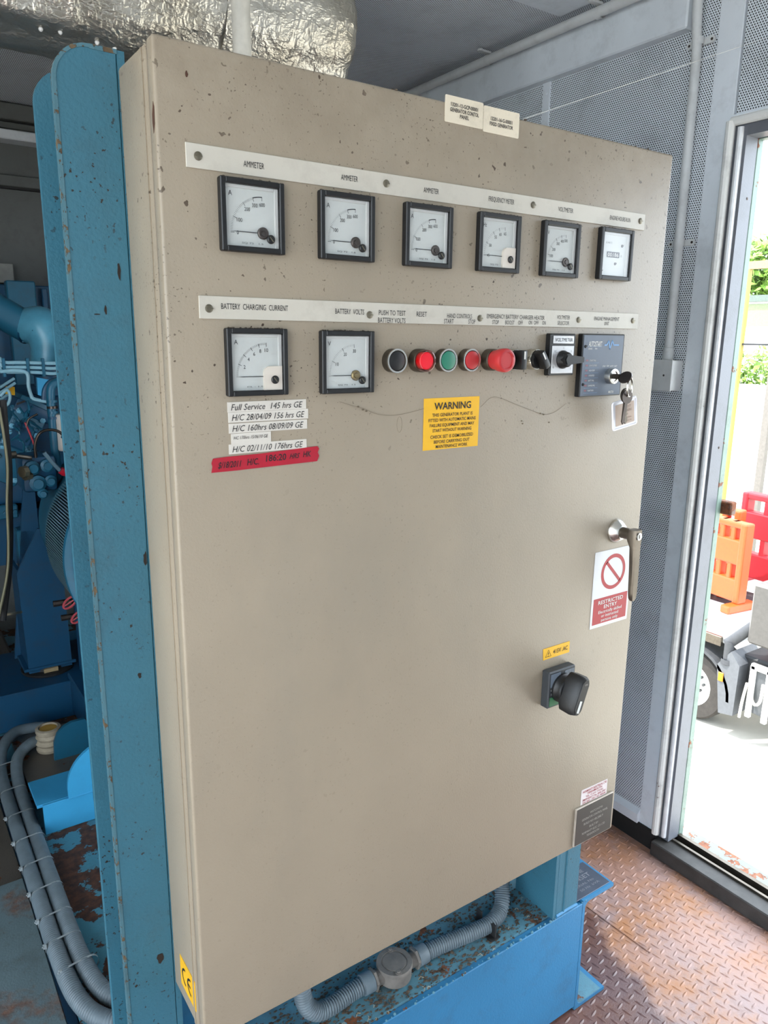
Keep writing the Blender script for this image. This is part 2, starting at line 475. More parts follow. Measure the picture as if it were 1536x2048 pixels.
b = B(); b.box(XW-.004, XW+.012, DY0-.03, .352, DZ+.045, 1.985, bev=.001); obj('lintel_trim', b, GREYW, door)
b = B(); b.box(XW+.053, XW+.076, DY1-.001, DY1+.06, -.02, DZ+.05, bev=.002); b.box(XW+.053, XW+.076, DY0-.06, DY0+.001, -.02, DZ+.05, bev=.002); b.box(XW+.053, XW+.076, DY0, DY1, DZ-.002, DZ+.05)
obj('outer_frame', b, GREENF, door, label='pale green chipped outer door frame')
b = B(); b.lathe((XW+.035, DY1, 1.80), (0, -1, 0), [(.004, 0), (.003, .001), (0, .002)], 8); b.lathe((XW+.035, DY1, 1.2), (0, -1, 0), [(.004, 0), (.003, .001), (0, .002)], 8)
obj('rivet', b, DARKM, door)
b = B(); b.box(XW-.028, XW+.025, DY0-.03, .35, 0, .045, bev=.003); b.box(XW+.025, XW+.045, DY0, .33, 0, .03)
obj('sill', b, plain('dark_sill', '3a3836', .6, var=.3), door, label='black rubber faced door sill')
b = B(); b.box(XW+.022, XW+.03, DY0, .34, .045, .052); b.box(XW+.05, XW+.062, DY0, .325, .02, .056)
obj('sill_strip', b, STEEL, door, label='bright metal strips of the door sill')
b = B(); b.box(XW+.062, XW+.135, DY0, .32, -.05, .035, bev=.003); obj('sill_ledge', b, painted('rusty_pale_ledge', '7f8883', chip=.53, chscale=22, grime=.4, rust='7a4a35', rust2='a06a50'), door, label='rusty pale ledge outside the door sill')

b = B(); b.box(XW+.074, XW+.10, DY1-.03, DY1+.02, 1.02, 1.055, bev=.003); obj('hinge_lug', b, painted('rusty_lug', '5f4438', chip=.5), door, label='small rusty lug on the outer frame')

# the other walls
b = B(); b.box(XL, XW+.1, YB, YB+.1, 0, ZC)
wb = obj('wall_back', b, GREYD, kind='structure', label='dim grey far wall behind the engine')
for i, (z0, z1, d) in enumerate(((2.265, 2.325, .07), (2.235, 2.262, .045), (2.19, 2.225, .09), (2.03, 2.075, .02))):
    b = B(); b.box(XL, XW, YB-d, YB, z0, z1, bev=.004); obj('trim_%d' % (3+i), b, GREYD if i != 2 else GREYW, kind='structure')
b = B(); b.box(XL, XW, YB-.022, YB, 2.022, 2.03); obj('trim_7', b, BLACKR, kind='structure')
b = B(); b.box(-.6, .285, YB-.06, YB, 1.66, 1.735, bev=.003)
obj('wall_box', b, plain('grey_box', '9a9a95', .6), label='small pale box on the far wall above the radiator', cat='box')
b = B(); b.box(XL-.1, XL, .10, YB+.1, 0, ZC); b.box(XL-.1, XL, YF, -2.25, 0, ZC); b.box(XL-.1, XL, -2.25, .10, 2.25, ZC); obj('wall_left', b, GREYD, kind='structure')  # unseen wall; its wide opening is shaped to bring in side light
b = B(); b.box(XL-.1, XW+.1, YF-.1, YF, 0, ZC)  # unseen wall, kept closed to cut frontal light on the cabinet
obj('wall_front', b, GREYW, kind='structure', label='plain grey wall behind the photographer')

# ================================================================ SUPPORT POSTS
F0, Z0 = (1, 0, 0), (0, 0, 1)
def post(x_web, side, label):
    """steel channel: web at x_web, two flanges reaching to one side"""
    t = thing('channel_post', (x_web, .165, .288), label, 'post', 'blue channel posts carrying the control cabinet')
    W = .066; top = 1.760
    b = B(); b.box(min(x_web, x_web-side*.008), max(x_web, x_web-side*.008), .113, .222, .288, top-.0)
    obj('web', b, BLUE, t)
    for y in (.113, .214):
        r = .038; poly = [(0, .288), (W, .288)]
        poly += [(W-r+r*math.cos(a), top-r+r*math.sin(a)) for a in [PI/2*k/8 for k in range(9)]]
        poly += [(0, top)]
        b = B(); b.prism([(side*a, z) for a, z in poly], (x_web, y, 0), (1, 0, 0), (0, 0, 1), (0, .008, 0))
        bmesh.ops.bevel(b.bm, geom=[e for e in b.bm.edges if e.calc_length() > .1], offset=.0015, segments=1, affect='EDGES')
        obj('flange', b, BLUE, t)
    if side < 0:
        r = .038; X0, X1 = -W-.0005, -W+.0030
        b = B(); b.box(X0, X1, .1124, .122, .288, top-r)
        pa = [(-W+r-(r+.0006)*math.cos(a), top-r+(r+.0006)*math.sin(a)) for a in [PI/2*k/8 for k in range(9)]]
        pb = [(-W+r-(r-.0030)*math.cos(a), top-r+(r-.0030)*math.sin(a)) for a in [PI/2*k/8 for k in range(9)]]
        b.prism(pa+pb[::-1], (0, .1124, 0), F0, Z0, (0, .0096, 0)); b.box(-W+r, .0, .1124, .122, top-.004, top+.0006)
        obj('worn_edge', b, painted('worn_rusty_edge', '4b7380', chip=.56, chscale=110, grime=.45, bump=.8, rust='4a3a28', rust2='6a5a44'), t, label='worn edge with rust dots')
    b = B(); b.tube([(x_web+side*(.002+.0105*k), .1135+R.uniform(-.001, .001), .291) for k in range(7)], .0045, 6); obj('weld_bead', b, BLUEB, t)
    if side > 0:
        b = B(); b.tube([(x_web+.0235+R.uniform(-.0006, .0006), .1128, .289+.006*k) for k in range(46)], .0022, 6); obj('weld_seam', b, BLUE, t)
    posts.append(t)
    return t
posts = []
post(0.0, -1, 'blue steel channel post standing left of the cream cabinet')
post(0.797, 1, 'short visible foot of the blue post under the right end of the cabinet')

# ================================================================ SKID
sk = thing('skid', (.4, .113, 0), 'blue painted steel skid base under the generator set and cabinet', 'skid')
b = B(); b.box(-.083, .884, .113, .127, .012, .288-.006, bev=.0015); obj('front_plate', b, BLUEB, sk, label='flat blue front plate, paint chipped along its top')
# channel rail on the right, toes pointing right, seen end-on
def chan(x0, side, y0, y1, zb, zt, W, th=.008, tw=.008, r=.014):
    poly = [(0, zb), (W, zb), (W, zb+th)]
    poly += [(tw+r-r*math.sin(a), zb+th+r-r*math.cos(a)) for a in [PI/2*k/6 for k in range(7)]]
    poly += [(tw+r-r*math.cos(a), zt-th-r+r*math.sin(a)) for a in [PI/2*k/6 for k in range(7)]]
    poly += [(W, zt-th), (W, zt), (0, zt)]
    b = B(); b.prism([(side*a, z) for a, z in poly], (x0, y0, 0), (1, 0, 0), (0, 0, 1), (0, y1-y0, 0)); return b
obj('side_rail', chan(.884, 1, .113, .262, 0.002, .288, .1), BLUEB, sk, label='blue channel end with toes pointing to the door')
b = B(); b.box(-.083, .884, .127, .246, .280, .2875); obj('top_flange', b, PEELTOP, sk, label='dirty top flange strewn with dust')
b = B(); b.box(.008, .795, .246, .254, .2885, .70); obj('back_plate', b, BLUEB, label='upright blue plate in the shade behind the cabinet foot', cat='plate')
b = B(); b.box(-.083, .884, .256, 2.45, .270, .286); obj('deck_plate', b, PEEL, sk, label='skid deck with peeling blue paint')
b = B(); b.box(-.083, -.075, .256, 2.45, 0, .284); b.box(.876, .884, .256, 2.45, 0, .284); obj('side_rail', b, BLUED, sk)
b = B()
x = -.083
while x < .9:
    b.ball((x, .1135+R.uniform(-.002, .002), .286), R.uniform(.001, .0035), 1); x += R.uniform(.004, .02)
obj('flaking_edge', b, PEELTOP, sk, kind='stuff')
b = B(); b.box(.868, .978, .119, .197, .2882, .2898, bev=.0005)
pl_ = obj('rating_plate', b, plain('blue_grey_plate', '5d6472', .35, .4), sk, label='engraved grey rating plate')
text('lettering', [('ENGINE', .93, .178, .009, .05, 'c'), ('GENSET', .925, .163, .012, .07, 'c'), ('SERIAL No', .925, .147, .006, .06, 'c'), ('50 Hz  kVA', .93, .135, .006, .06, 'c')], plain('ink_tin', '8f9298', .5, var=0), pl_, (0, 0, .2898), (1, 0, 0), (0, 1, 0))
b = B(); b.box(.889, .972, .114, .262, .0102, .0112); obj('flange_paint', b, PEELTOP, sk)

# crumbs and leaf litter on the flange
b = B()
for k in range(1400):
    x = R.uniform(.2, .79); y = R.uniform(.12, .24); s_ = R.uniform(.0008, .0026)
    b.ball((x, y, .288+s_*.4), s_, 1, (R.uniform(.6, 2.6), R.uniform(.6, 1.6), .5))
obj('leaf_litter', b, plain('litter_brown', '564b3f', .9, var=.6, vscale=90), label='brown crumbs and dust lying on the top flange of the skid', cat='litter', kind='stuff')
b = B()
for k in range(46):
    x = R.uniform(.3, .80); y = R.uniform(.118, .2); a = R.uniform(0, PI); L = R.uniform(.004, .013)
    b.tube([(x, y, .2895), (x+L*.5*math.cos(a), y+L*.5*math.sin(a), .292), (x+L*math.cos(a+.5), y+L*math.sin(a+.5), .29)], .0005, 4)
obj('straw', b, plain('straw_pale', 'b8a98c', .8), label='pale dry straws scattered on the top flange of the skid', cat='litter', kind='stuff')

# left floor plates
b = B(); b.box(-.85, -.101, .2, .862, .262, .284, bev=.002)
obj('floor_plate', b, RUSTB, label='rust stained blue-grey plate at the lower left corner', cat='plate')
b = B(); b.box(-.85, -.098, .872, 2.4, .235, .262, bev=.002)
obj('floor_plate', b, RUSTD, label='dull brown plate behind the rust stained one', cat='plate')

# ================================================================ CONTROL CABINET
cab = thing('control_cabinet', (.4, .113, .569), 'large cream steel generator control cabinet with meters, buttons and stickers on its door', 'cabinet')
b = B(); b.box(0, .8, .0215, .113, .575, 1.743, bev=.004, seg=2)
body = obj('body', b, CREAM, cab)
b = B(); b.box(.002, .798, .0175, .0215, .577, 1.741); obj('door_gasket', b, plain('gasket_grey', '6d665c', .8), cab, label='dark grey door seal')
b = B(); b.box(0, .8045, 0, .0175, .569, 1.745, bev=.0035, seg=3)
cd = obj('door', b, CREAM, cab)
b = B(); b.box(-.0012, .0006, .029, .033, .578, 1.74); obj('body_fold', b, CREAM, body)
b = B()
for k in range(90):
    x = R.uniform(.0, .8); s_ = R.uniform(.0008, .0022)
    b.ball((x, R.uniform(.001, .06), 1.7455), s_, 1, (R.uniform(.8, 2.5), 1.2, .6))
obj('top_dust', b, plain('litter_brown', '564b3f', .9), cab, kind='stuff')
F = (1, 0, 0); Z = (0, 0, 1)

def rrect(x0, x1, z0, z1, r, n=4):
    P_ = []
    for cx, cz, a0 in ((x1-r, z1-r, 0), (x0+r, z1-r, 90), (x0+r, z0+r, 180), (x1-r, z0+r, 270)):
        for k in range(n+1):
            a = math.radians(a0+90*k/n); P_.append((cx+r*math.cos(a), cz+r*math.sin(a)))
    return P_
def slot_screw(x, z, y, r, parent, mat=SCREW, ang=.6, name='screw'):
    b = B()
    b.lathe((x, y, z), (0, -1, 0), [(r, 0), (r, .0006), (r*.8, .0014), (0, .0017)], 16)
    o = obj(name, b, mat, parent)
    c, s = math.cos(ang), math.sin(ang)
    b = B(); b.box(-r*.95, r*.95, -.0004, .0004, -r*.16, r*.16, mat=Matrix.Translation((x, y-.00165, z)) @ Matrix.Rotation(-ang, 4, 'Y'))
    obj('slot', b, INK, o)
    return o

def flake(cx, cz, w_, h_, o, u, v, d, n=9):
    rr = random.Random(int(cx*9999)+int(cz*999)); b = B()
    b.prism([(cx+w_*math.cos(2*PI*k/n)*rr.uniform(.5, 1), cz+h_*math.sin(2*PI*k/n)*rr.uniform(.55, 1)) for k in range(n)], o, u, v, d); return b
RUSTC = plain('rust_brown_chip', '4a2e20', .8, var=.3)
obj('rust_chip', flake(-.005, 1.672, .004, .016, (-.0003, 0, 0), (0, -1, 0), (0, 0, 1), (.0003, 0, 0)), RUSTC, cd, label='rusty dent on the upper left door edge')
obj('rust_chip', flake(.033, 1.715, .0018, .0035, (0, 0, 0), F, Z, (0, -.0003, 0)), RUSTC, cd)
for x, z, w_, h_ in ((-.0125, 1.537, .0022, .013), (-.030, 1.494, .0018, .006), (-.040, 1.489, .005, .001), (-.018, .625, .006, .010), (-.020, 1.05, .003, .005), (-.004, 1.20, .003, .012)):
    obj('paint_chip', flake(x, z, w_, h_, (0, .1130, 0), F, Z, (0, -.0004, 0), 11), plain('dark_chip', '221a14', .8, var=.2), posts[0])
# strip plates
def strip(z0, z1, x0, x1, screws, lines, label):
    b = B(); b.box(x0, x1, -.0018, 0, z0, z1, bev=.0003)
    s = obj('strip_plate', b, ALU, cab, label=label)
    for i, (x, z) in enumerate(screws):
        b = B(); b.lathe((x, -.0018, z), (0, -1, 0), [(.0043, 0), (.0043, .0007), (.003, .0013), (0, .0015)], 18)
        b.box(x-.004, x+.004, -.0037, -.0031, z-.0006, z+.0006)
        obj('screw', b, SCREW, s)
    text('lettering', lines, INK, s, (0, -.0018, 0), F, Z)
h = .0062
strip(1.6305, 1.6535, .028, .747, [(.0405, 1.642), (.269, 1.6425), (.509, 1.643), (.736, 1.643)],
      [('AMMETER', .101, 1.6415, h, .0235), ('AMMETER', .2185, 1.6425, h, .0225), ('AMMETER', .3355, 1.642, h, .0235), ('FREQUENCY METER', .4515, 1.643, h, .045),
       ('VOLTMETER', .5725, 1.643, h, .030), ('ENGINE HOURS RUN', .689, 1.642, h, .046)], 'upper white engraved strip naming the six meters')
strip(1.4845, 1.5078, .035, .751, [(.0455, 1.495), (.247, 1.4935), (.422, 1.4935), (.614, 1.4955), (.738, 1.497)],
      [('BATTERY  CHARGING  CURRENT', .0985, 1.498, h, .079), ('BATTERY  VOLTS', .219, 1.4967, h, .040), ('PUSH TO TEST', .280, 1.4968, h, .040), ('BATTERY VOLTS', .2795, 1.488, h, .041),
       ('RESET', .325, 1.4965, h, .016), ('HAND CONTROLS', .387, 1.4957, h*.95, .042), ('START', .369, 1.4887, h*.95, .016), ('STOP', .408, 1.489, h*.95, .012),
       ('EMERGENCY BATTERY CHARGER HEATER', .4885, 1.4968, h*.95, .109), ('STOP', .450, 1.4892, h*.9, .012), ('BOOST', .4765, 1.4892, h*.9, .017), ('OFF', .4965, 1.4894, h*.9, .009),
       ('ON', .5155, 1.49, h*.9, .007), ('OFF', .527, 1.49, h*.9, .0095), ('ON', .5425, 1.49, h*.9, .007), ('VOLTMETER', .5815, 1.4985, h*.9, .027), ('SELECTOR', .582, 1.4905, h*.9, .024),
       ('ENGINE MANAGEMENT', .6765, 1.4985, h*.9, .057), ('UNIT', .6765, 1.4917, h*.9, .011)], 'lower white engraved strip naming the controls')

# meters
def meter(name, x0, z0, unit, nums, ticks, hub, label, thick=None, foot='SQ 72   1.5', W=.0725, H=.0725):
    x1, z1 = x0+W, z0+H; d = .0085; t = .0058
    b = B()
    b.prism(rrect(x0, x1, z0, z1, .0022), (0, 0, 0), F, Z, (0, -.0015, 0))
    for a in ((x0, x0+t, z0, z1), (x1-t, x1, z0, z1), (x0+t, x1-t, z0, z0+t), (x0+t, x1-t, z1-t, z1)):
        b.box(a[0], a[1], -d, -.0005, a[2], a[3], bev=.0009)
    m = obj(name, b, BLACKP, cab, label=label)
    b = B(); b.box(x0+t-.0003, x1-t+.0003, -.0028, -.0018, z0+t-.0003, z1-t+.0003); obj('dial', b, DIAL, m)
    # side walls of the recess
    b = B(); b.box(x1-t-.0045, x1-t, -.0042, -.0027, z0+t, z1-t, bev=.0005); b.box(x0+t, x1-t-.0045, -.0042, -.0027, z1-t-.0035, z1-t, bev=.0005)
    obj('inner_rim', b, plain('rim_grey_white', 'c8c9c6', .5, var=.03), m)
    if nums is not None:
        px, pz, r = x0+W*.665, z0+H*.285, W*.495
        b = B(); yy = -.0030
        def pt(a, q): return (px-q*math.cos(a), yy, pz+q*math.sin(a))
        def bar(a, q0, q1, wd):
            c, s = math.cos(a), math.sin(a); n = Vector((s, 0, c))*wd/2
            A, C = Vector(pt(a, q0)), Vector(pt(a, q1)); b.quad(A-n, C-n, C+n, A+n)
        for a in ticks: bar(math.radians(a), r*.955, r*1.02, .00022)
        for s_, a in nums: bar(math.radians(a), r*.90, r*1.02, .0005)
        if thick:
            a0, a1 = thick
            for k in range(8):
                A, C = math.radians(a0+(a1-a0)*k/8), math.radians(a0+(a1-a0)*(k+1)/8)
                b.quad(pt(A, r*.99), pt(C, r*.99), pt(C, r*1.02), pt(A, r*1.02))
        obj('scale', b, INK, m, smooth=0)
        ln = [(s_, px-r*.80*math.cos(math.radians(a)), pz+r*.80*math.sin(math.radians(a)), .0042, None if len(s_) < 2 else .0021*len(s_)) for s_, a in nums]
        ln.append((unit, x0+W*.17, z0+H*.80, .0052, None if len(unit) == 1 else .0056))
        ln.append((foot, x0+W*.5, z0+H*.135, .0017, W*.34))
        text('numerals', ln, INK, m, (0, -.0028, 0), F, Z)
        b = B(); b.prism([(0, -.0004), (-r*.80, -.0004), (-r*.99, 0), (-r*.80, .0004), (0, .0004)], (px, -.0034, pz), F, Z, (0, -.0003, 0))
        obj('needle', b, INK, m)
        if hub == 'cover':
            cx0, cz1 = x0+W*.60, z0+H*.44
            poly = [(x1-t-.001, z0+t), (x1-t-.001, cz1)] + [(cx0+.008-.008*math.sin(a), cz1-.008+.008*math.cos(a)) for a in [PI/2*k/6 for k in range(7)]] + [(cx0, z0+t)]
            b = B(); b.prism(poly, (0, -.0028, 0), F, Z, (0, -.0032, 0)); obj('movement_cover', b, COVERW, m, label='ivory corner cover')
            sx, sz = x0+W*.78, z0+H*.235
        else:
            b = B(); b.lathe((px, -.003, pz), (0, -1, 0), [(.0062, 0), (.0062, .0018), (.0052, .0026), (.003, .0022), (.0028, .003), (0, .0032)], 24)
            obj('hub', b, DARKM if hub != 'brass' else plain('brassy', '8a7a54', .35, .8), m, label='round metal movement hub' if hub != 'brass' else 'brassy movement hub')
            sx, sz = x0+W*.775, z0+H*.205
        b = B(); b.lathe((sx, -.0055, sz), (0, -1, 0), [(.0046, 0), (.0046, .0016), (.0036, .0026), (0, .0026)], 20)
        sc = obj('zero_screw', b, BLACKP, m)
        b = B(); b.box(-.0032, .0032, -.0002, .0002, -.0005, .0005, mat=Matrix.Translation((sx, -.0083, sz)) @ Matrix.Rotation(.9, 4, 'Y')); obj('slot', b, SCREW, m)
    b = B(); b.quad((x0+t, -.0064, z0+t), (x1-t, -.0064, z0+t), (x1-t, -.0064, z1-t), (x0+t, -.0064, z1-t)); obj('glass', b, GLASS, m)
    b = B()
    for k in range(26):
        q = R.uniform(.0004, .0011); b.ball((R.uniform(x0+.003, x1-.003), -R.uniform(.0005, .007), z1+q*.5), q, 1, (R.uniform(1, 2.6), 1, .7))
    obj('settled_dust', b, plain('litter_brown', '564b3f'), m, kind='stuff')
    return m
def rng(a0, a1, n): return [a0+(a1-a0)*k/n for k in range(n+1)]
amn = [('0', -2), ('100', 24), ('200', 53), ('300', 73), ('600', 90)]
amt = rng(-2, 24, 10)+rng(24, 53, 10)+rng(53, 73, 8)
meter('ammeter', .0605, 1.5535, 'A', amn, amt, 'disc', 'first square ammeter from the left in the top row', (73, 90))
meter('ammeter', .1775, 1.5530, 'A', amn, amt, 'disc', 'second square ammeter from the left in the top row', (73, 90))
meter('ammeter', .2945, 1.5525, 'A', amn, amt, 'disc', 'third square ammeter from the left in the top row', (73, 90))
meter('frequency_meter', .4115, 1.5530, 'Hz', [('20', 4), ('30', 26), ('40', 50), ('50', 68), ('60', 84)][0:0]+[('45', 0), ('50', 26), ('55', 54), ('60', 72), ('65', 89)], rng(0, 89, 22), 'cover', 'frequency meter marked Hz with ivory corner cover')
meter('voltmeter', .5280, 1.5530, 'V', [('0', -2), ('100', 14), ('200', 33), ('300', 56), ('400', 74), ('500', 89)][1:], rng(14, 89, 24), 'disc', 'square voltmeter, fifth in the top row')
m6 = meter('hour_meter', .6450, 1.5545, 'h', None, None, None, 'engine hours counter at the right end of the top row')
b = B(); b.box(.664, .692, -.0036, -.0028, 1.5865, 1.5945, bev=.0003); obj('counter_window', b, INK, m6)
text('numerals', [('00186', .677, 1.5905, .0055, .024), ], WHITEINK, m6, (0, -.0037, 0), F, Z)
text('lettering', [('h', .6965, 1.590, .004, None), ('SQ 48/E 72', .667, 1.607, .0026, .014)], INKG, m6, (0, -.0028, 0), F, Z)
for x, z in ((.697, 1.604), (.684, 1.578), (.655, 1.567)): slot_screw(x, z, -.0028, .0021 if x > .66 else .0013, m6, DARKM)
meter('battery_ammeter', .0615, 1.4030, 'A', [('2', 22), ('4', 41), ('6', 59), ('8', 75), ('10', 90)], rng(0, 90, 50), 'cover', 'battery charging ammeter with ivory corner cover in the second row', foot='CL - 1.5 T')
meter('battery_voltmeter', .1780, 1.4020, 'V', [('0', -1), ('10', 28), ('20', 60), ('30', 87)][1:], rng(-1, 87, 30), 'brass', 'battery voltmeter with brassy hub in the second row')

# push buttons (22 mm), bezel axis -y
def bezel(x, z, r=.0145, d=.013, mat=CHROME):
    b = B(); b.lathe((x, 0, z), (0, -1, 0), [(r, 0), (r, d-.0015), (r-.0008, d), (r-.0022, d), (r-.003, d-.002), (0, d-.002)], 36); return b
def button(name, x, z, mat, label, cap=.001):
    m = obj(name, bezel(x, z), STEEL, cab, label=label)
    b = B(); b.lathe((x, 0, z), (0, -1, 0), [(.0147, .0116), (.0147, .0134), (.0128, .0134), (.0128, .0118)], 36); obj('ring', b, CHROME, m)
    b = B(); b.lathe((x, -.0105, z), (0, -1, 0), [(.0116, 0), (.0116, .0022+cap), (.0105, .0028+cap), (0, .0026+cap)], 32); obj('cap', b, mat, m)
    return m
ZB = 1.4395
button('push_button', .281, ZB, BLACKP, 'black push button beside the battery voltmeter', 0)
m = obj('indicator_button', bezel(.321, ZB), STEEL, cab, label='red illuminated reset button with clear collar')
b = B(); b.lathe((.321, -.012, ZB), (0, -1, 0), [(.0135, 0), (.0135, .009), (.012, .0096), (.0112, .009), (.0112, 0)], 32); obj('clear_collar', b, glass_mat('pinkish_collar', (.95, .62, .62)), m)
b = B(); b.lathe((.321, -.010, ZB), (0, -1, 0), [(.0112, 0), (.0108, .009), (.0098, .0102), (0, .0108)], 32); obj('lens', b, REDL, m)
button('push_button', .3615, ZB, GREENB, 'green start button')
button('push_button', .4015, ZB, REDB, 'flat red stop button')
m = obj('emergency_stop', bezel(.442, ZB), STEEL, cab, label='red mushroom emergency stop button')
b = B(); b.lathe((.442, -.012, ZB), (0, -1, 0), [(.0125, 0), (.013, .004), (.0150, .012), (.0156, .017), (.0156, .022), (.0146, .0245), (.0135, .0252), (.0105, .0252), (.0100, .0242), (0, .0242)], 40); obj('mushroom_cap', b, REDB, m)
b = B()
for a0 in (20, 200):
    for k in range(6):
        A, C = math.radians(a0+k*20), math.radians(a0+k*20+20)
        q = [(.442+r_*math.cos(t_), -.0374, ZB+r_*math.sin(t_)) for r_, t_ in ((.0112, A), (.0112, C), (.0126, C), (.0126, A))]; b.quad(*q)
obj('arrow_mark', b, REDV, m, smooth=0)
def selector(x, ang, label):
    m = obj('selector_switch', bezel(x, ZB), CHROME, cab, label=label)
    M4 = Matrix.Translation((x, 0, ZB)) @ Matrix.Rotation(-ang, 4, 'Y')
    b = B(); b.lathe((x, -.010, ZB), (0, -1, 0), [(.0122, 0), (.0122, .005), (.0115, .006), (0, .006)], 28)
    b.box(-.0052, .0052, -.029, -.013, -.0130, .0130, bev=.0016, seg=2, mat=M4); k = obj('knob', b, BLACKP, m)
    b = B(); b.box(-.0012, .0012, -.0296, -.0288, .001, .0115, mat=M4); obj('pointer', b, WHITEINK, m)
selector(.4815, 0, 'black battery charger selector knob standing upright')
selector(.5225, math.radians(34), 'black heater selector knob turned aside')

# voltmeter selector
b = B(); b.box(.549, .601, -.011, 0, 1.4165, 1.4755, bev=.0015)
m = obj('voltmeter_switch', b, BLACKP, cab, label='square voltmeter selector switch with black lever')
b = B(); b.box(.5525, .5975, -.0118, -.010, 1.4195, 1.4585, bev=.0005); b.box(.5540, .5965, -.0118, -.010, 1.4615, 1.4725, bev=.0005); fp = obj('face_plate', b, plain('silver_face', 'c5c5c6', .35, .4), m)
text('lettering', [('VOLTMETER', .5752, 1.467, .0052, .036), ('1', .5752, 1.4555, .003, None), ('TC', .5585, 1.4505, .003, None), ('2', .5915, 1.451, .003, None), ('0', .556, 1.428, .003, None), ('3', .592, 1.426, .003, None)], INK, m, (0, -.0118, 0), F, Z)
b = B(); b.lathe((.5745, -.0118, 1.439), (0, -1, 0), [(.0130, 0), (.0130, .002), (.0118, .0035), (.0105, .010), (.0085, .0125), (0, .013)], 32)
b.prism([(-.008, -.0075), (.004, -.0062), (.026, -.0042), (.0285, -.0035), (.0285, .0035), (.026, .0042), (.004, .0062), (-.008, .0075), (-.0115, 0)], (.5745, -.0185, 1.439), F, Z, (0, -.010, 0))
bmesh.ops.bevel(b.bm, geom=[e for e in b.bm.edges if abs(e.verts[0].co.y+.0285) < 1e-4 and abs(e.verts[1].co.y+.0285) < 1e-4], offset=.0012, segments=2, affect='EDGES')
obj('lever_knob', b, BLACKP, m)

# engine management module with wave mark
b = B(); b.box(.617, .7115, -.0105, 0, 1.3835, 1.4760, bev=.0012)
m = obj('engine_controller', b, BLACKP, cab, label='slate blue engine management unit with white legends and key lock')
b = B(); b.box(.6185, .7080, -.0112, -.0095, 1.3850, 1.4740, bev=.0003); fp = obj('face_plate', b, MODULE, m)
text('title', [('AUTOSTART', .6435, 1.4615, .0080, .030, 'c', .22, .015)], WHITEINK, m, (0, -.0112, 0), F, Z)
rows = ['START FAIL', 'LOW OIL PRESS', 'HIGH TEMP', 'OVERSPEED', 'UNDERSPEED FAIL', 'CHARGE FAIL', 'PLANT RUN']
rows[4] = 'BATT FAIL'
ln = [('SERIES', .6328, 1.4545, .0026, .009), ('700', .6455, 1.4545, .0026, .0055)]
for k, s_ in enumerate(rows): ln.append((s_, .6335, 1.4373-.0074*k, .0026, min(.0165, .0014*len(s_)), 'l'))
ln += [('STOP', .6665, 1.4285, .0028, .007, 'c', .3), ('RUN', .6755, 1.4290, .0028, .006, 'c', .3), ('AUTO', .6845, 1.4286, .0028, .008, 'c', .3), ('TEST', .6935, 1.4283, .0028, .007, 'c', .3), ('MK701', .687, 1.3895, .0038, .0125, 'c', .1, .02)]
text('legends', ln, WHITEINK, m, (0, -.0112, 0), F, Z)  # legends are flat white print
b = B()
for k in range(7): b.box(.6255, .6305, -.0114, -.0111, 1.4362-.0074*k, 1.4384-.0074*k)
obj('warning_lamps', b, plain('dim_red_lamps', '8a5560', .4, var=0), m)
b = B()
for k in range(7): b.box(.6245, .655, -.01135, -.0111, 1.4334-.0074*k, 1.4337-.0074*k)
b.box(.628, .659, -.01135, -.0111, 1.4572, 1.4575)
obj('rule_lines', b, plain('pale_blue_rule', '7f9dbd', .5, var=0), m)
b = B(); wpts = [(.6640, 1.4598), (.6695, 1.4598), (.6735, 1.4665), (.6770, 1.4535), (.6815, 1.4668), (.6850, 1.4598), (.6975, 1.4598), ]
for (ax, az), (cx, cz) in zip(wpts, wpts[1:]):
    n = Vector((-(cz-az), 0, cx-ax)).normalized()*.0010; A, C = Vector((ax, -.0115, az)), Vector((cx, -.0115, cz)); b.quad(A-n, C-n, C+n, A+n)
obj('wave_mark', b, plain('wave_blue', '6d9ccb', .5, var=0), m, smooth=0)
for z in (1.4575, 1.4020): slot_screw(.6222, z, -.0112, .0022, m, BLACKP)
b = B(); b.lathe((.681, -.0112, 1.4135), (0, -1, 0), [(.0118, 0), (.0118, .008), (.0112, .010), (.0080, .0102), (.0078, .0085), (0, .0085)], 36); obj('key_lock', b, CHROME, m, label='round chrome key lock')

# isolator
b = B(); b.box(.586, .6475, -.0165, 0, .884, .9475, bev=.002)
m = obj('isolator_switch', b, plain('dark_grey_plastic', '33373b', .5, bump=.15), cab, label='large black rotary isolator switch in the lower right of the door')
b = B(); b.box(.590, .612, -.0170, -.016, .921, .9435); b.box(.622, .644, -.0170, -.016, .921, .9435); obj('legend_corner', b, plain('slate_grey_label', '66707c', .5), m, label='grey legend corners')
b = B(); b.box(.590, .612, -.0170, -.016, .8875, .903); obj('legend_corner', b, plain('green_legend', '2a6a44', .5), m, label='green legend corner')
text('lettering', [('415', .5935, .916, .003, .006), ('OFF', .5945, .9085, .003, .006), ('I', .634, .940, .004, None)], WHITEINK, m, (0, -.0166, 0), F, Z)
b = B(); b.lathe((.617, -.0165, .9155), (0, -1, 0), [(.0245, 0), (.0245, .004), (.0228, .006), (.0220, .014), (.0200, .016), (0, .016)], 40); obj('knob_base', b, BLACKP, m)
M4 = Matrix.Translation((.6165, 0, .9150)) @ Matrix.Rotation(math.radians(20), 4, 'Y')
b = B()
v0 = []
def grip(y, hw, hl, ch):
    return [b.bm.verts.new(M4 @ Vector(q)) for q in ((-hw, y, -hl+ch), (-hw+ch*.6, y, -hl), (hw-ch*.6, y, -hl), (hw, y, -hl+ch), (hw, y, hl-ch), (hw-ch*.6, y, hl), (-hw+ch*.6, y, hl), (-hw, y, hl-ch))]
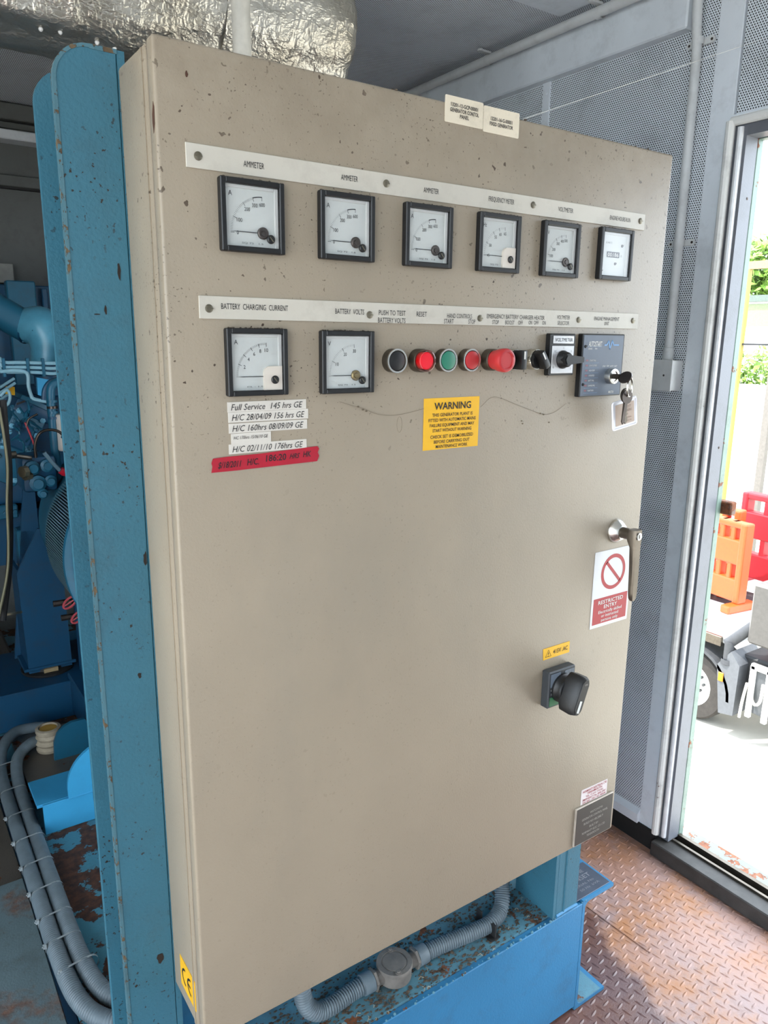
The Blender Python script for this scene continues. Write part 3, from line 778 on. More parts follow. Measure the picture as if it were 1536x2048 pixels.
L_ = [grip(-.030, .0165, .0315, .012), grip(-.052, .0150, .0325, .011), grip(-.060, .0085, .0300, .008)]
b.bm.faces.new(L_[0]); b.bm.faces.new(L_[-1][::-1])
for A, C in zip(L_, L_[1:]):
    for i in range(8): b.bm.faces.new([A[i], A[(i+1) % 8], C[(i+1) % 8], C[i]])
bmesh.ops.bevel(b.bm, geom=b.bm.edges[:], offset=.0012, segments=2, affect='EDGES')
kn = obj('grip', b, BLACKP, m)
b = B(); b.box(-.0022, .0022, -.0608, -.0598, -.026, -.006, mat=M4); obj('pointer', b, WHITEINK, m, label='white pointer line')
text('grip_mark', [('ON', .6235, .9355, .0032, .006)], plain('grey_mark', '8a8a86', .5, var=0), m, (0, -.0603, 0), F, Z)

# door handle
b = B(); b.lathe((.742, 0, 1.158), (0, -1, 0), [(.0205, 0), (.0205, .002), (.018, .006), (.0125, .0135), (.0105, .0145), (0, .0145)], 40)
m = obj('door_handle', b, CHROME, cab, label='bronze and chrome L shaped door handle with key hole')
b = B()
b.lathe((.742, -.012, 1.158), (0, -1, 0), [(.0098, 0), (.0092, .014), (.0092, .030)], 28)
obj('neck', b, STEEL, m)
b = B()
prof = [(1.168, .0092, -.046, -.030), (1.158, .0100, -.046, -.026), (1.148, .0095, -.046, -.029), (1.138, .0085, -.046, -.034), (1.100, .0078, -.0475, -.0365), (1.062, .0070, -.048, -.038), (1.052, .0058, -.0475, -.039), (1.048, .003, -.0465, -.040)]
rings = []
for z, hw, ya, yb in prof:
    rings.append([b.bm.verts.new((.742+dx*hw, ya+(yb-ya)*ty, z)) for dx, ty in ((-1, .25), (-.75, 0), (.75, 0), (1, .25), (1, .8), (.7, 1), (-.7, 1), (-1, .8))])
b.bm.faces.new(rings[0]); b.bm.faces.new(rings[-1][::-1])
for A, C in zip(rings, rings[1:]):
    for i in range(8): b.bm.faces.new([A[i], A[(i+1) % 8], C[(i+1) % 8], C[i]])
obj('lever', b, STEEL, m)
b = B(); b.lathe((.742, -.046, 1.158), (0, -1, 0), [(.0062, 0), (.0062, .0012), (.0050, .0016), (0, .0012)], 24); obj('cylinder_lock', b, CHROME, m)
b = B(); b.box(.7412, .7428, -.0478, -.0470, 1.1545, 1.1615); obj('key_slot', b, INK, m)

# stickers and plates
def sticker(name, pts, mat, label, y=-.0006, th=.0006, rr=0):
    b = B(); b.prism(pts, (0, y+th-.0001, 0), F, Z, (0, -th, 0)); return obj(name, b, mat, cab, label=label, smooth=0)
YS = -.0007
def R4(x0, x1, z0, z1, r=.0016): return rrect(x0, x1, z0, z1, r, 3)
m = sticker('sticker', R4(.3545, .4155, 1.7225, 1.7525), PAPERD, 'soiled white sticker naming the generator control panel')
text('lettering', [('13201-12-GCP-00001', .385, 1.7432, .0044, .043, 'c', 0, .018), ('GENERATOR CONTOL', .385, 1.7373, .0044, .046, 'c', 0, .018), ('PANEL', .385, 1.7315, .0044, .0145, 'c', 0, .018)], INK, m, (0, YS, 0), F, Z)
m = sticker('sticker', R4(.4162, .4775, 1.7205, 1.7505), PAPERD, 'soiled white sticker naming the fixed generator')
text('lettering', [('13201-16-G-00001', .4465, 1.7375, .0044, .037, 'c', 0, .018), ('FIXED GENERATOR', .4465, 1.7315, .0044, .040, 'c', 0, .018)], INK, m, (0, YS, 0), F, Z)
for (x0, x1, z0, z1), s_, h_, lab in (
        ((.0625, .160, 1.3855, 1.3965), 'Full Service  145 hrs GE', .0072, 'topmost white service label reading Full Service 145 hrs'),
        ((.0630, .1625, 1.3740, 1.3853), 'H/C 28/04/09 156 hrs GE', .0072, 'white service label dated 28/04/09'),
        ((.0632, .161, 1.3622, 1.3730), 'H/C 160hrs 08/09/09 GE', .0072, 'white service label dated 08/09/09'),
        ((.0655, .1140, 1.3500, 1.3618), 'HC 170hrs 15/06/10 GE', .0038, 'short service label dated 15/06/10'),
        ((.0625, .1600, 1.3392, 1.3500), 'H/C 02/11/10 176hrs GE', .0072, 'white service label dated 02/11/10')):
    m = sticker('service_label', [(x0, z0), (x1, z0), (x1, z1), (x0, z1)], PAPER, lab)
    wd = (x1-x0)*(.91 if h_ > .005 else .86)
    text('lettering', [(s_, (x0+x1)/2-.0005, (z0+z1)/2+(0 if h_ > .005 else .0012), h_, wd, 'c', .28)], INK, m, (0, YS, 0), F, Z)
tp = [(.0435, 1.336), (.06, 1.3368), (.10, 1.3372), (.14, 1.339), (.174, 1.3405), (.1765, 1.3375), (.1745, 1.333), (.1765, 1.329), (.1735, 1.3225), (.12, 1.3215), (.07, 1.3205), (.041, 1.3205), (.0425, 1.327), (.0415, 1.331)]
m = sticker('red_tape', tp, REDT, 'strip of red tape with handwriting', y=-.0012, th=.0008)
text('handwriting', [('$/18/2011', .0625, 1.3283, .0072, .028, 'c', .35, .012), ('H/C.', .0905, 1.3290, .0075, .0145, 'c', .2, .012), ('186:20', .1195, 1.3315, .0078, .026, 'c', .1, .012), ('HRS', .1435, 1.3315, .006, .014, 'c', .45, .012), ('HK', .1600, 1.3325, .007, .011, 'c', .2, .012)], INK, m, (0, -.00125, 0), F, Z)
m = sticker('warning_sign', [(.333, 1.3228), (.428, 1.3228), (.428, 1.3908), (.333, 1.3908)], YELLOW, 'yellow warning sticker in the middle of the door')
k_ = .0044
text('lettering', [('WARNING', .3815, 1.3805, .0095, .063, 'c', 0, .022), ('THIS GENERATOR PLANT IS', .3815, 1.3688, k_, .0695, 'c', 0, .012), ('FITTED WITH AUTOMATIC MAINS', .3815, 1.3620, k_, .0815, 'c', 0, .012), ('FAILURE EQUIPMENT AND MAY', .3815, 1.3552, k_, .077, 'c', 0, .012), ('START WITHOUT WARNING', .3815, 1.3484, k_, .067, 'c', 0, .012),
                   ('CHECK SET IS DEMOBILIZED', .3815, 1.3400, k_, .074, 'c', 0, .012), ('BEFORE CARRYING OUT', .3815, 1.3332, k_, .062, 'c', 0, .012), ('MAINTENANCE WORK', .3815, 1.3268, k_, .055, 'c', 0, .012)], INK, m, (0, YS, 0), F, Z)
m = sticker('prohibition_sign', R4(.6945, .7905, .9925, 1.127, .001), plain('sign_white', 'd9dbdd', .45, var=.03), 'white and red restricted entry sign below the door handle')
b = B(); b.box(.6995, .7855, -.0011, -.0005, .9985, 1.0445); obj('red_field', b, REDV, m)
b = B(); c_ = Vector((.7435, -.0009, 1.0870))
for k in range(48):
    A, C = 2*PI*k/48, 2*PI*(k+1)/48
    b.quad(*[c_+Vector((q*math.cos(t_), 0, q*math.sin(t_))) for q, t_ in ((.0245, A), (.0245, C), (.0310, C), (.0310, A))])
n = Vector((.7071, 0, .7071))*.0028; d_ = Vector((-.7071, 0, .7071))*.0262
b.quad(c_-d_-n, c_+d_-n, c_+d_+n, c_-d_+n)
obj('no_entry_ring', b, REDV, m, smooth=0)
text('lettering', [('RESTRICTED', .7425, 1.0368, .0068, .064, 'c', 0, .015), ('ENTRY', .7425, 1.0280, .0068, .034, 'c', 0, .015), ('Electrically skilled', .7425, 1.0195, .0055, .060, 'c', 0, .01), ('or instructed', .7425, 1.0120, .0055, .044, 'c', 0, .01), ('persons only', .7425, 1.0045, .0055, .043, 'c', 0, .01)], WHITEINK, m, (0, -.0011, 0), F, Z)
m = sticker('voltage_label', [(.587, .9635), (.6475, .9635), (.6470, .9830), (.5855, .9830)], YELLOW, 'yellow voltage label above the rotary isolator')
text('lettering', [('415V .AC', .6255, .9735, .0075, .034, 'c', 0, .01), ('!', .5975, .9718, .008, .0018)], INK, m, (0, YS, 0), F, Z)
b = B(); T3 = [Vector((.5975+.0082*math.cos(a), -.0010, .9715+.0082*math.sin(a))) for a in (PI/2, PI/2+2*PI/3, PI/2+4*PI/3)]; cc = sum(T3, Vector())/3
for i in range(3):
    A, C = T3[i], T3[(i+1) % 3]; b.quad(A, C, cc+(C-cc)*.84, cc+(A-cc)*.84)
obj('hazard_triangle', b, INK, m, smooth=0)
m = sticker('contact_sticker', [(.7075, .6535), (.7780, .6525), (.7775, .6825), (.7075, .6835)], plain('pinkish_paper', 'd9d0cf', .6, var=.03), 'small white sticker with red print above the black plate')
RI = plain('red_print', 'a2404a', .6, var=0)
text('lettering', [('NORMANTY ELECTRICAL LTD', .743, .6785, .0044, .064, 'c', 0, .015), ('TEIGNMOUTH', .743, .6728, .0044, .040, 'c', 0, .015), ('TEL. 01626 775581', .743, .6670, .0036, .046), ('EMERGENCY No. 0836 5047', .743, .6616, .0040, .062, 'c', 0, .01), ('SUB. ELEC. CERT. NO. 805698', .743, .6563, .0040, .062, 'c', 0, .01)], RI, m, (0, YS, 0), F, Z)
b = B(); b.box(.6935, .7945, -.0040, 0, .5745, .6515, bev=.0006)
m = obj('rating_plate', b, plain('plate_edge', 'b5aca0', .4, .3), cab, label='engraved black plate in the lower right corner of the door')
b = B(); b.box(.6955, .7925, -.0046, -.0038, .5765, .6495); obj('plate_face', b, DARKPL, m)
text('lettering', [('WATCOVSTW', .7475, .6335, .0046, .034), ('GENERATOR CONTROL PANEL', .7445, .6245, .0046, .070), ('BUILD NO HEL2082 P', .7415, .6145, .0046, .052), ('BUILT BY', .7435, .6045, .0046, .024), ('NORMANTY ELEC. CO. LTD', .7435, .5955, .0046, .062), ('TEIGNMOUTH', .7425, .5875, .0046, .034)], plain('engraved_grey', 'a09c96', .5, var=0), m, (0, -.0046, 0), F, Z)
# mark on the left side
b = B(); b.prism([(-.026, .600), (-.082, .600), (-.082, .647), (-.026, .647)], (-.0006, 0, 0), (0, -1, 0), (0, 0, 1), (.0006, 0, 0))
m = obj('ce_sticker', b, YELLOW, cab, label='yellow sticker with a black CE mark low on the left side', smooth=0)
b = B()
def arc_side(cy, cz, r, wd, a0, a1, n=14):
    for k in range(n):
        A, C = math.radians(a0+(a1-a0)*k/n), math.radians(a0+(a1-a0)*(k+1)/n)
        # on the left face, +y is to the left of the reader
        b.quad(*[(-.0009, cy-q*math.cos(t_), cz+q*math.sin(t_)) for q, t_ in ((r-wd, A), (r-wd, C), (r, C), (r, A))])
arc_side(.062, .623, .0135, .0032, 90, 270); arc_side(.042, .623, .0135, .0032, 90, 270)
b.quad((-.0009, .0545, .6245), (-.0009, .0435, .6245), (-.0009, .0435, .6215), (-.0009, .0545, .6215))
obj('ce_mark', b, INK, m, smooth=0)

# cobwebs across the door
b = B()
W_ = [(.205, 1.392), (.225, 1.386), (.24, 1.382), (.262, 1.374), (.292, 1.372), (.333, 1.378)]
b.tube(smooth_path([(x, -.001, z) for x, z in W_], 40), .00022, 4)
W_ = [(.430, 1.376), (.455, 1.389), (.50, 1.376), (.55, 1.361), (.575, 1.362), (.60, 1.374)]
b.tube(smooth_path([(x, -.001, z) for x, z in W_], 40), .00022, 4)
lo = [(.292+.004*math.sin(a), -.004, 1.360+.010*math.cos(a)) for a in [2*PI*k/16 for k in range(16)]]
b.tube(lo, .0002, 4, closed=True)
for x, z in ((.231, 1.385), (.238, 1.381), (.243, 1.379), (.553, 1.360), (.546, 1.362), (.565, 1.348), (.509, 1.353), (.511, 1.349), (.512, 1.42)):
    b.ball((x, -.002, z), .0011, 1, (1.8, .8, 1))
obj('cobweb', b, plain('cobweb_brown', '6f6352', .9, var=.2), label='thin brown cobweb thread sagging across the middle of the cabinet door', cat='cobweb', kind='stuff')
b = B(); b.tube([(.487, .003, 1.7462), (XW-.001, .285, 2.13)], .00035, 4)
obj('spider_thread', b, plain('thread_white', 'f2efe6', .3, var=0), label='single pale spider thread from the cabinet top to the wall above the doorway', cat='cobweb')

# ================================================================ KEYS
kr = thing('key_bunch', (.681, -.03, 1.413), 'bunch of keys hanging from the key lock with a clear plastic fob', 'keys')
kx, kz = .681, 1.4135
b = B()
M4 = Matrix.Translation((kx, 0, kz)) @ Matrix.Rotation(math.radians(35), 4, 'Y')
b.box(-.0011, .0011, -.030, -.018, -.004, .004, mat=M4)
pts = [(.0115*math.cos(a)*1.0, .010*math.sin(a)) for a in [2*PI*k/20 for k in range(20)]]
b.prism(pts, M4 @ Vector((0, -.040, 0)), Matrix.Rotation(math.radians(35), 3, 'Y') @ Vector((0, 1, 0)), Matrix.Rotation(math.radians(35), 3, 'Y') @ Vector((0, 0, 1)), Matrix.Rotation(math.radians(35), 3, 'Y') @ Vector((.0022, 0, 0)))
obj('inserted_key', b, DARKM, kr)
b = B(); rc = Vector((.6905, -.044, 1.3985)); rr = .0145
b.tube([rc+Vector((rr*math.cos(a)*.75, rr*.3*math.cos(a), rr*math.sin(a))) for a in [2*PI*k/28 for k in range(28)]], .0008, 6, closed=True)
b.tube([rc+Vector((rr*math.cos(a)*.75, .0016+rr*.3*math.cos(a), rr*math.sin(a))) for a in [2*PI*k/28 for k in range(28)]], .0008, 6, closed=True)
obj('split_ring', b, CHROME, kr)
def key(cx, cz, y, tilt, L=.034, mat=DARKM, r=.0118):
    b = B(); M4 = Matrix.Translation((cx, y, cz)) @ Matrix.Rotation(tilt, 4, 'Y')
    u, v = (M4.to_3x3() @ Vector(F)), (M4.to_3x3() @ Vector(Z)); n = M4.to_3x3() @ Vector((0, -.0018, 0))
    bow = [(r*math.cos(a), r*.9*math.sin(a)) for a in [2*PI*k/22 for k in range(22)]]
    b.prism(bow, M4 @ Vector((0, 0, 0)), u, v, n)
    bl = [(-.0035, -.006), (-.0035, -L-.004), (0, -L-.008), (.0035, -L-.004), (.0035, -L+.002), (.0022, -L+.004), (.0035, -L+.007), (.002, -L+.010), (.0035, -L+.013), (.0024, -L+.016), (.0035, -.006)]
    b.prism(bl, M4 @ Vector((0, -.0001, 0)), u, v, n*.9); return b
obj('key', key(.6865, 1.384, -.042, math.radians(8)), DARKM, kr, label='dark key hanging in front')
obj('key', key(.6905, 1.385, -.037, math.radians(-4), .035), STEEL, kr)
obj('key', key(.6945, 1.386, -.033, math.radians(2), .031), STEEL, kr)
a = math.radians(-9); M4 = Matrix.Translation((.7055, -.024, 1.3565)) @ Matrix.Rotation(-math.radians(9), 4, 'Y')
u, v = M4.to_3x3() @ Vector(F), M4.to_3x3() @ Vector(Z)
b = B(); b.prism(rrect(-.0275, .0275, -.021, .021, .003), M4 @ Vector((0, 0, 0)), u, v, (0, -.002, 0))
CLEAR = plain('clear_plastic', 'e2e4ea', .15, var=0); fob = obj('key_fob', b, CLEAR, kr, label='clear square fob with a white rim and printed card')
b = B(); P_ = rrect(-.0275, .0275, -.021, .021, .003)
b.tube([M4 @ Vector((q[0], -.002, q[1])) for q in P_], .0018, 6, closed=True); obj('fob_rim', b, plain('fob_white', 'e8e8f0', .2, var=0), kr)
b = B(); b.prism(rrect(-.0215, .0225, -.0165, .0165, .001), M4 @ Vector((0, -.0021, 0)), u, v, (0, -.0004, 0)); obj('card', b, plain('card_tan', 'b9a595', .6, var=.05), kr)
text('lettering', [('SCOTT', .006, .010, .0038, .018), ('ROGERS', .006, .0045, .0038, .020), ('LTD.', .003, -.001, .0034, .010), ('01626 770066', .004, -.007, .0022, .022), ('TEIGNMOUTH', .004, -.012, .0022, .022)], plain('brown_ink', '6a4c40', .6, var=0), kr, M4 @ Vector((0, -.0026, 0)), u, v)

# ================================================================ CONDUIT UNDER THE CABINET
def ribbed(name, pts, r, mat, parent=None, pitch=.0052, f=None, **k):
    L = length(smooth_path(pts, 200)); n = int(L/pitch)*4+1
    b = B(); b.tube(smooth_path(pts, n), r, 12, ribs=f or (lambda t: 1.0), rib=.075); return obj(name, b, mat, parent, smooth=60, **k)
jx, jy = .432, .180
jb = thing('conduit_box', (jx, jy, .288), 'round dusty grey conduit box on the skid flange under the cabinet', 'junction box')
b = B(); b.lathe((jx, jy, .2885), (0, 0, 1), [(0, 0), (.029, 0), (.0325, .004), (.0335, .026), (.0345, .027), (.0345, .029)], 40); obj('body', b, PVCD, jb)
b = B(); b.lathe((jx, jy, .3175), (0, 0, 1), [(0, 0), (.0345, 0), (.0345, .0035), (.0335, .0055), (.0250, .0055), (.0245, .0045), (.0225, .0045), (.022, .0055), (0, .0055)], 40); ld = obj('lid', b, PVCD, jb)
for a in (1.25, 1.25+PI): 
    b = B(); x, y = jx+.027*math.cos(a), jy+.027*math.sin(a)
    b.lathe((x, y, .3225), (0, 0, 1), [(.0058, 0), (.0058, .002), (.0035, .0022), (.0032, .0045), (0, .005)], 16); obj('lid_screw', b, PVCD, ld)
for s_, dx in ((1, .0), (-1, 0)):
    d = Vector((s_, -.03*s_, 0)).normalized(); c = Vector((jx, jy, .306))
    b = B(); b.lathe(c+d*.028, d, [(.0145, 0), (.0145, .022)], 20); b.lathe(c+d*.044, d, [(.0, 0), (.0205, 0), (.0205, .005), (0, .005)], 6); obj('hub_nut', b, PVCD, jb)
    b = B(); b.lathe(c+d*.050, d, [(.0, 0), (.0185, 0), (.0185, .021), (.0178, .022), (0, .022)], 28); obj('gland', b, PVC, jb)
ribbed('flexible_conduit', [(.503, .178, .306), (.55, .174, .306), (.61, .166, .306), (.66, .163, .307), (.70, .175, .315), (.725, .200, .35), (.735, .212, .42), (.735, .214, .566)], .0150, PVC, label='ribbed grey conduit from the round box up to the right end of the cabinet', cat='conduit')
ribbed('flexible_conduit', [(.361, .182, .306), (.33, .181, .305), (.29, .176, .306), (.262, .176, .312), (.243, .18, .335), (.236, .184, .38), (.235, .185, .45), (.235, .185, .566)], .0150, PVC, label='ribbed grey conduit from the round box up to the left end of the cabinet', cat='conduit')
b = B(); b.box(.652, .657, .140, .162, .2885, .318, bev=.001); b.box(.648, .652, .178, .194, .2885, .327, bev=.001); b.box(.640, .665, .138, .196, .2882, .2912)
obj('conduit_clip', b, BLACKR, label='black clip holding the conduit on the skid flange', cat='clip')

# conduit pair along the skid edge
outer = [(.07, 1.47, .318), (.03, 1.475, .325), (-.02, 1.46, .332), (-.062, 1.40, .325), (-.082, 1.30, .308), (-.086, 1.1, .3068), (-.087, .75, .3068), (-.086, .56, .3068), (-.079, .45, .3068), (-.058, .385, .3068), (-.022, .350, .3068), (.03, .338, .3068), (.10, .336, .3068)]
inner = [(.08, 1.385, .312), (.045, 1.392, .322), (.005, 1.375, .328), (-.035, 1.33, .318), (-.051, 1.22, .3072), (-.054, 1.0, .3068), (-.054, .75, .3068), (-.053, .58, .3068), (-.046, .48, .3068), (-.030, .418, .3068), (.0, .388, .3068), (.04, .376, .3068), (.10, .374, .3068)]
fr = lambda t: min(1.0, max(0.08, (t-.40)*3.0))
ribbed('flexible_conduit', outer, .0155, PVC, f=fr, label='outer of the two grey conduits tied together along the skid edge', cat='conduit')
ribbed('flexible_conduit', inner, .0155, PVC, f=fr, label='inner of the two grey conduits tied together along the skid edge', cat='conduit')
tie_label = ['farthest', 'second farthest', 'third farthest', 'fourth farthest', 'middle', 'fourth nearest', 'third nearest', 'second nearest', 'nearest']
for i, y in enumerate((1.30, 1.18, 1.06, .95, .85, .755, .665, .59, .51)):
    cx = -.070+(.012 if y < .55 else 0); s_ = .034; hh = .0175
    b = B(); loop = rrect(-s_, s_, -hh, hh, .0165, 5)
    P_ = [(cx+a, y+R.uniform(-.0004, .0004)+a*.12, .3045+(.008 if y > 1.25 else 0)+c) for a, c in loop]
    n = len(P_)
    for k in range(n):
        A, C = Vector(P_[k]), Vector(P_[(k+1) % n]); d = Vector((0, .0024, 0))
        b.quad(A-d, C-d, C+d, A+d)
    b.box(cx-s_-.004, cx-s_+.003, y-.0075, y+.0, .314, .322, bev=.001)
    b.tube([(cx-s_, y-.004, .319), (cx-s_-.006, y-.010, .323)], .0012, 5)
    obj('cable_tie', b, TIE, label='%s of the nine cable ties round the conduit pair' % tie_label[i], cat='cable tie', group='cable ties round the conduit pair')

# ================================================================ WALL CONDUITS
wc = thing('wall_conduit', (1.485, .455, 1.42), 'grey painted conduit pipe running up the perforated wall', 'pipe')
b = B(); b.tube(smooth_path([(1.484, .455, 1.425), (1.484, .455, 1.7), (1.484, .455, 2.0), (1.483, .456, 2.14), (1.477, .457, 2.19), (1.474, .458, 2.24), (1.474, .458, 2.325)], 60), .0118, 16); obj('pipe', b, GREYC, wc)
b = B(); b.lathe((1.484, .455, 1.418), (0, 0, 1), [(0, 0), (.0145, 0), (.0145, .030), (.0118, .031)], 20); obj('coupling', b, GREYC, wc)
def saddle(parent, z):
    b = B()
    b.lathe((1.484, .455, z-.008), (0, 0, 1), [(.0135, 0), (.0135, .016)], 20); b.box(1.493, 1.4985, .425, .485, z-.008, z+.008, bev=.001)
    b.lathe((1.4985, .425, z), (-1, 0, 0), [(.008, 0), (.008, .0045), (0, .0045)], 16); b.lathe((1.4985, .485, z), (-1, 0, 0), [(.008, 0), (.008, .0045), (0, .0045)], 16)
    s_ = obj('saddle_clip', b, GREYC, parent)
    b = B(); b.lathe((1.494, .425, z), (-1, 0, 0), [(.0032, 0), (.003, .0012), (0, .0014)], 12); b.lathe((1.494, .485, z), (-1, 0, 0), [(.0032, 0), (.003, .0012), (0, .0014)], 12); obj('clip_screw', b, DARKM, s_)
saddle(wc, 2.165); saddle(wc, 1.708)
wb_ = thing('wall_junction_box', (1.46, .47, 1.38), 'grey square electrical box at the foot of the wall conduit', 'box')
b = B(); b.box(1.455, 1.4995, .418, .545, 1.340, 1.4175, bev=.003, seg=2); obj('body', b, GREYC, wb_)
b = B(); b.box(1.4515, 1.455, .4165, .5465, 1.3385, 1.419, bev=.0012); ld = obj('cover', b, GREYC, wb_)
b = B(); b.lathe((1.4515, .44, 1.379), (-1, 0, 0), [(.0028, 0), (0, .001)], 10); obj('screw', b, DARKM, ld)
b = B(); b.lathe((1.4515, .53, 1.379), (-1, 0, 0), [(.0028, 0), (0, .001)], 10); obj('screw', b, DARKM, ld)

cc_ = thing('ceiling_conduit', (1.45, 1.0, 2.30), 'grey conduit pipe running under the ceiling corner', 'pipe')
b = B(); b.tube(smooth_path([(1.445, YB-.01, 2.302), (1.445, 1.6, 2.302), (1.443, .9, 2.303), (1.44, .4, 2.302), (1.44, -.6, 2.302), (1.44, -1.6, 2.302)], 60), .0135, 14); obj('pipe', b, GREYC, cc_)
for y in (1.16, .73, 1.9):
    b = B(); b.lathe((1.444, y-.009, 2.302), (0, 1, 0), [(.0155, 0), (.0155, .018)], 18); b.box(1.405, 1.447, y-.008, y+.008, 2.318, 2.3245, bev=.001)
    b.lathe((1.409, y, 2.3245), (0, 0, -1), [(.009, 0), (.009, .006), (0, .006)], 14); s_ = obj('saddle_clip', b, GREYC, cc_)

# foil duct near the ceiling
dy, dz, dr, dx = 1.00, 2.172, .149, .775
fd = thing('foil_duct', (0, dy, dz), 'crinkled silver foil insulated duct under the ceiling', 'duct')
b = B(); NL, NR = 230, 72; grid = []
for i in range(NL+1):
    x = -1.45+(dx+1.45)*i/NL; ring = []
    ee = min(1, (dx-x)/.03)
    for k in range(NR):
        a = 2*PI*k/NR
        p_ = Vector((x*2.2, math.cos(a)*2.6, math.sin(a)*2.6))
        q = noise.noise(p_*1.2)*.012+noise.noise(p_*4.5)*.0055+noise.noise(p_*11)*.003
        rr = dr+q-.010*(1-ee)**2
        if abs(x-.15) < .008 or abs(x+.5) < .008: rr += .002
        ring.append(b.bm.verts.new((x, dy+rr*math.cos(a), dz+rr*math.sin(a)*1.0)))
    grid.append(ring)
for A, C in zip(grid, grid[1:]):
    for k in range(NR): b.bm.faces.new([A[k], A[(k+1) % NR], C[(k+1) % NR], C[k]])
for v in b.bm.verts:
    if v.co.z > ZC-.003: v.co.z = ZC-.003
b.bm.faces.new(grid[-1]); b.bm.faces.new(grid[0][::-1])
obj('foil_sleeve', b, FOIL, fd, smooth=60)
b = B()
for k, (x, a) in enumerate(((.10, -1.1), (.135, -1.08), (.205, -1.12), (.24, -1.14))):
    b.ball((x, dy+(dr+.004)*math.cos(PI-a) if False else dy-(dr+.002)*math.cos(a), dz+(dr+.002)*math.sin(a)), .0045, 2, (1, 1, 1.2))
obj('insulation_pin', b, plain('pin_white', 'e8e8e8', .3, var=0), fd, kind='stuff')
b = B(); b.box(.16, .185, dy-dr-.004, dy+dr+.004, dz-.01, dz+.01)
b.bm.free()
b = B()
ringp = [(dx-.30, dy+(dr+.0055)*math.cos(a), min(dz+(dr+.0055)*math.sin(a), ZC-.004)) for a in [2*PI*k/64 for k in range(64)]]
for k in range(64):
    A, C = Vector(ringp[k]), Vector(ringp[(k+1) % 64]); d = Vector((.022, 0, 0)); b.quad(A-d, C-d, C+d, A+d)
obj('tape_band', b, FOIL, fd)
vp = thing('vertical_conduit', (.41, .70, 1.2), 'white vertical conduit dropping from the ceiling behind the cabinet', 'pipe')
b = B(); b.tube([(.412, .70, 1.15), (.412, .70, ZC-.001)], .0178, 20); obj('pipe', b, plain('cream_pipe', 'cfcbc2', .45), vp)

# ================================================================ GENERATOR SET BEHIND
C0 = Vector((-0.2624, -0.776, 1.468))
def at(px, py, y):
    d = r_*((px-768)/1497.48) + f_ - u_*((py-1024)/1497.48)
    return C0 + d*((y-C0.y)/d.y)
# front cradle plates on the deck
br = thing('cradle_bracket', (.3, 1.0, .288), 'bright blue welded bracket with a rounded upright on the skid deck', 'bracket')
b = B(); b.box(-.030, .86, .984, .992, .287, .366, bev=.001); b.box(-.042, .86, .992, 1.11, .358, .366, bev=.001); obj('angle_bar', b, BLUEL, br)
poly = [(.028, .364)] + [(.028+.10-.10*math.cos(a), .392+.10*math.sin(a)) for a in [PI/2*k/10 for k in range(11)]] + [(.5, .492), (.5, .364)]
b = B(); b.prism(poly, (0, .982, 0), F, Z, (0, .010, 0)); obj('upright', b, BLUEL, br)
b = B(); b.tube([(.029, .9818, .366), (.12, .9818, .366)], .0022, 6); b.tube([(.105, .981, .49), (.106, .981, .43), (.109, .981, .40)], .0025, 6); obj('weld_bead', b, BLUEL, br)
b = B(); b.box(.118, .19, .975, .982, .366, .408, bev=.002); obj('pad', b, PVCD, br)
br2 = thing('arched_plate', (.1, 1.30, .288), 'dark blue arched plate behind the bright bracket', 'plate')
b = B(); b.prism([(.052, .287), (.056, .355), (.066, .378), (.085, .394), (.105, .402), (.142, .402), (.150, .385), (.168, .287)], (0, 1.295, 0), F, Z, (0, .012, 0)); obj('plate', b, BLUEE, br2)
b = B(); b.box(-.03, .8, 1.115, 1.50, .287, .300, bev=.001); obj('base_pad', b, RUSTD, label='brown rusty pad plate behind the bright bracket', cat='plate')
am = thing('ribbed_mount', (.055, 1.36, .30), 'pale ribbed rubber mount with a yellow top beside the arched plate', 'mount')
b = B(); b.lathe((.055, 1.37, .301), (0, 0, 1), [(0, 0), (.034, 0), (.036, .008), (.030, .015), (.037, .024), (.030, .033), (.035, .042), (.031, .050), (.034, .058), (.034, .066), (.026, .068), (.024, .060), (0, .060)], 32); obj('bellows', b, plain('pale_rubber', 'a59a86', .7, var=.25), am)
b = B(); b.lathe((.055, 1.37, .3605), (0, 0, 1), [(.0235, 0), (.0235, .004), (0, .004)], 24); obj('yellow_disc', b, plain('ochre', 'b08a3c', .7, var=.2), am)
b = B(); b.box(-.083, .88, 1.56, 1.90, .2865, .4065, bev=.003); obj('cross_beam', b, BLUED, label='dark blue cross beam of the skid under the engine foot', cat='beam')
b = B(); b.box(.21, .6, 1.93, 2.02, .2865, .395, bev=.003); obj('rear_rail', b, BLUEL, label='light blue rail behind the cross beam', cat='beam')

eng = thing('engine', (.35, 1.9, .4), 'blue painted diesel engine with pipes, seen in shade beyond the posts', 'engine')
def E_(name, b, mat, parent=None, **k): return obj(name, b, mat, parent or eng, **k)
# foot bracket
def poly_px(pts, y): return [(at(u, v, y).x, at(u, v, y).z) for u, v in pts]
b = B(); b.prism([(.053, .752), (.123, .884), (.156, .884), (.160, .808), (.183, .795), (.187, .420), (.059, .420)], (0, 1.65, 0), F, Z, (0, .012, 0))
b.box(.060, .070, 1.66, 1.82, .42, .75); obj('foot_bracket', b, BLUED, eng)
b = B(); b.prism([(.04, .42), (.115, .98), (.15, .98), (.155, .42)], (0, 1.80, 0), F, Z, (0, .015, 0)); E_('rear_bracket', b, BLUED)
b = B(); b.lathe((.122, 1.70, .4068), (0, 0, 1), [(0, 0), (.078, 0), (.080, .008), (.060, .012), (.058, .022), (0, .022)], 32); ms = E_('rubber_mount', b, BLACKR, label='black round rubber mount under the engine foot')
b = B(); b.box(.045, .20, 1.645, 1.78, .428, .438, bev=.002); E_('mount_plate', b, BLUED)
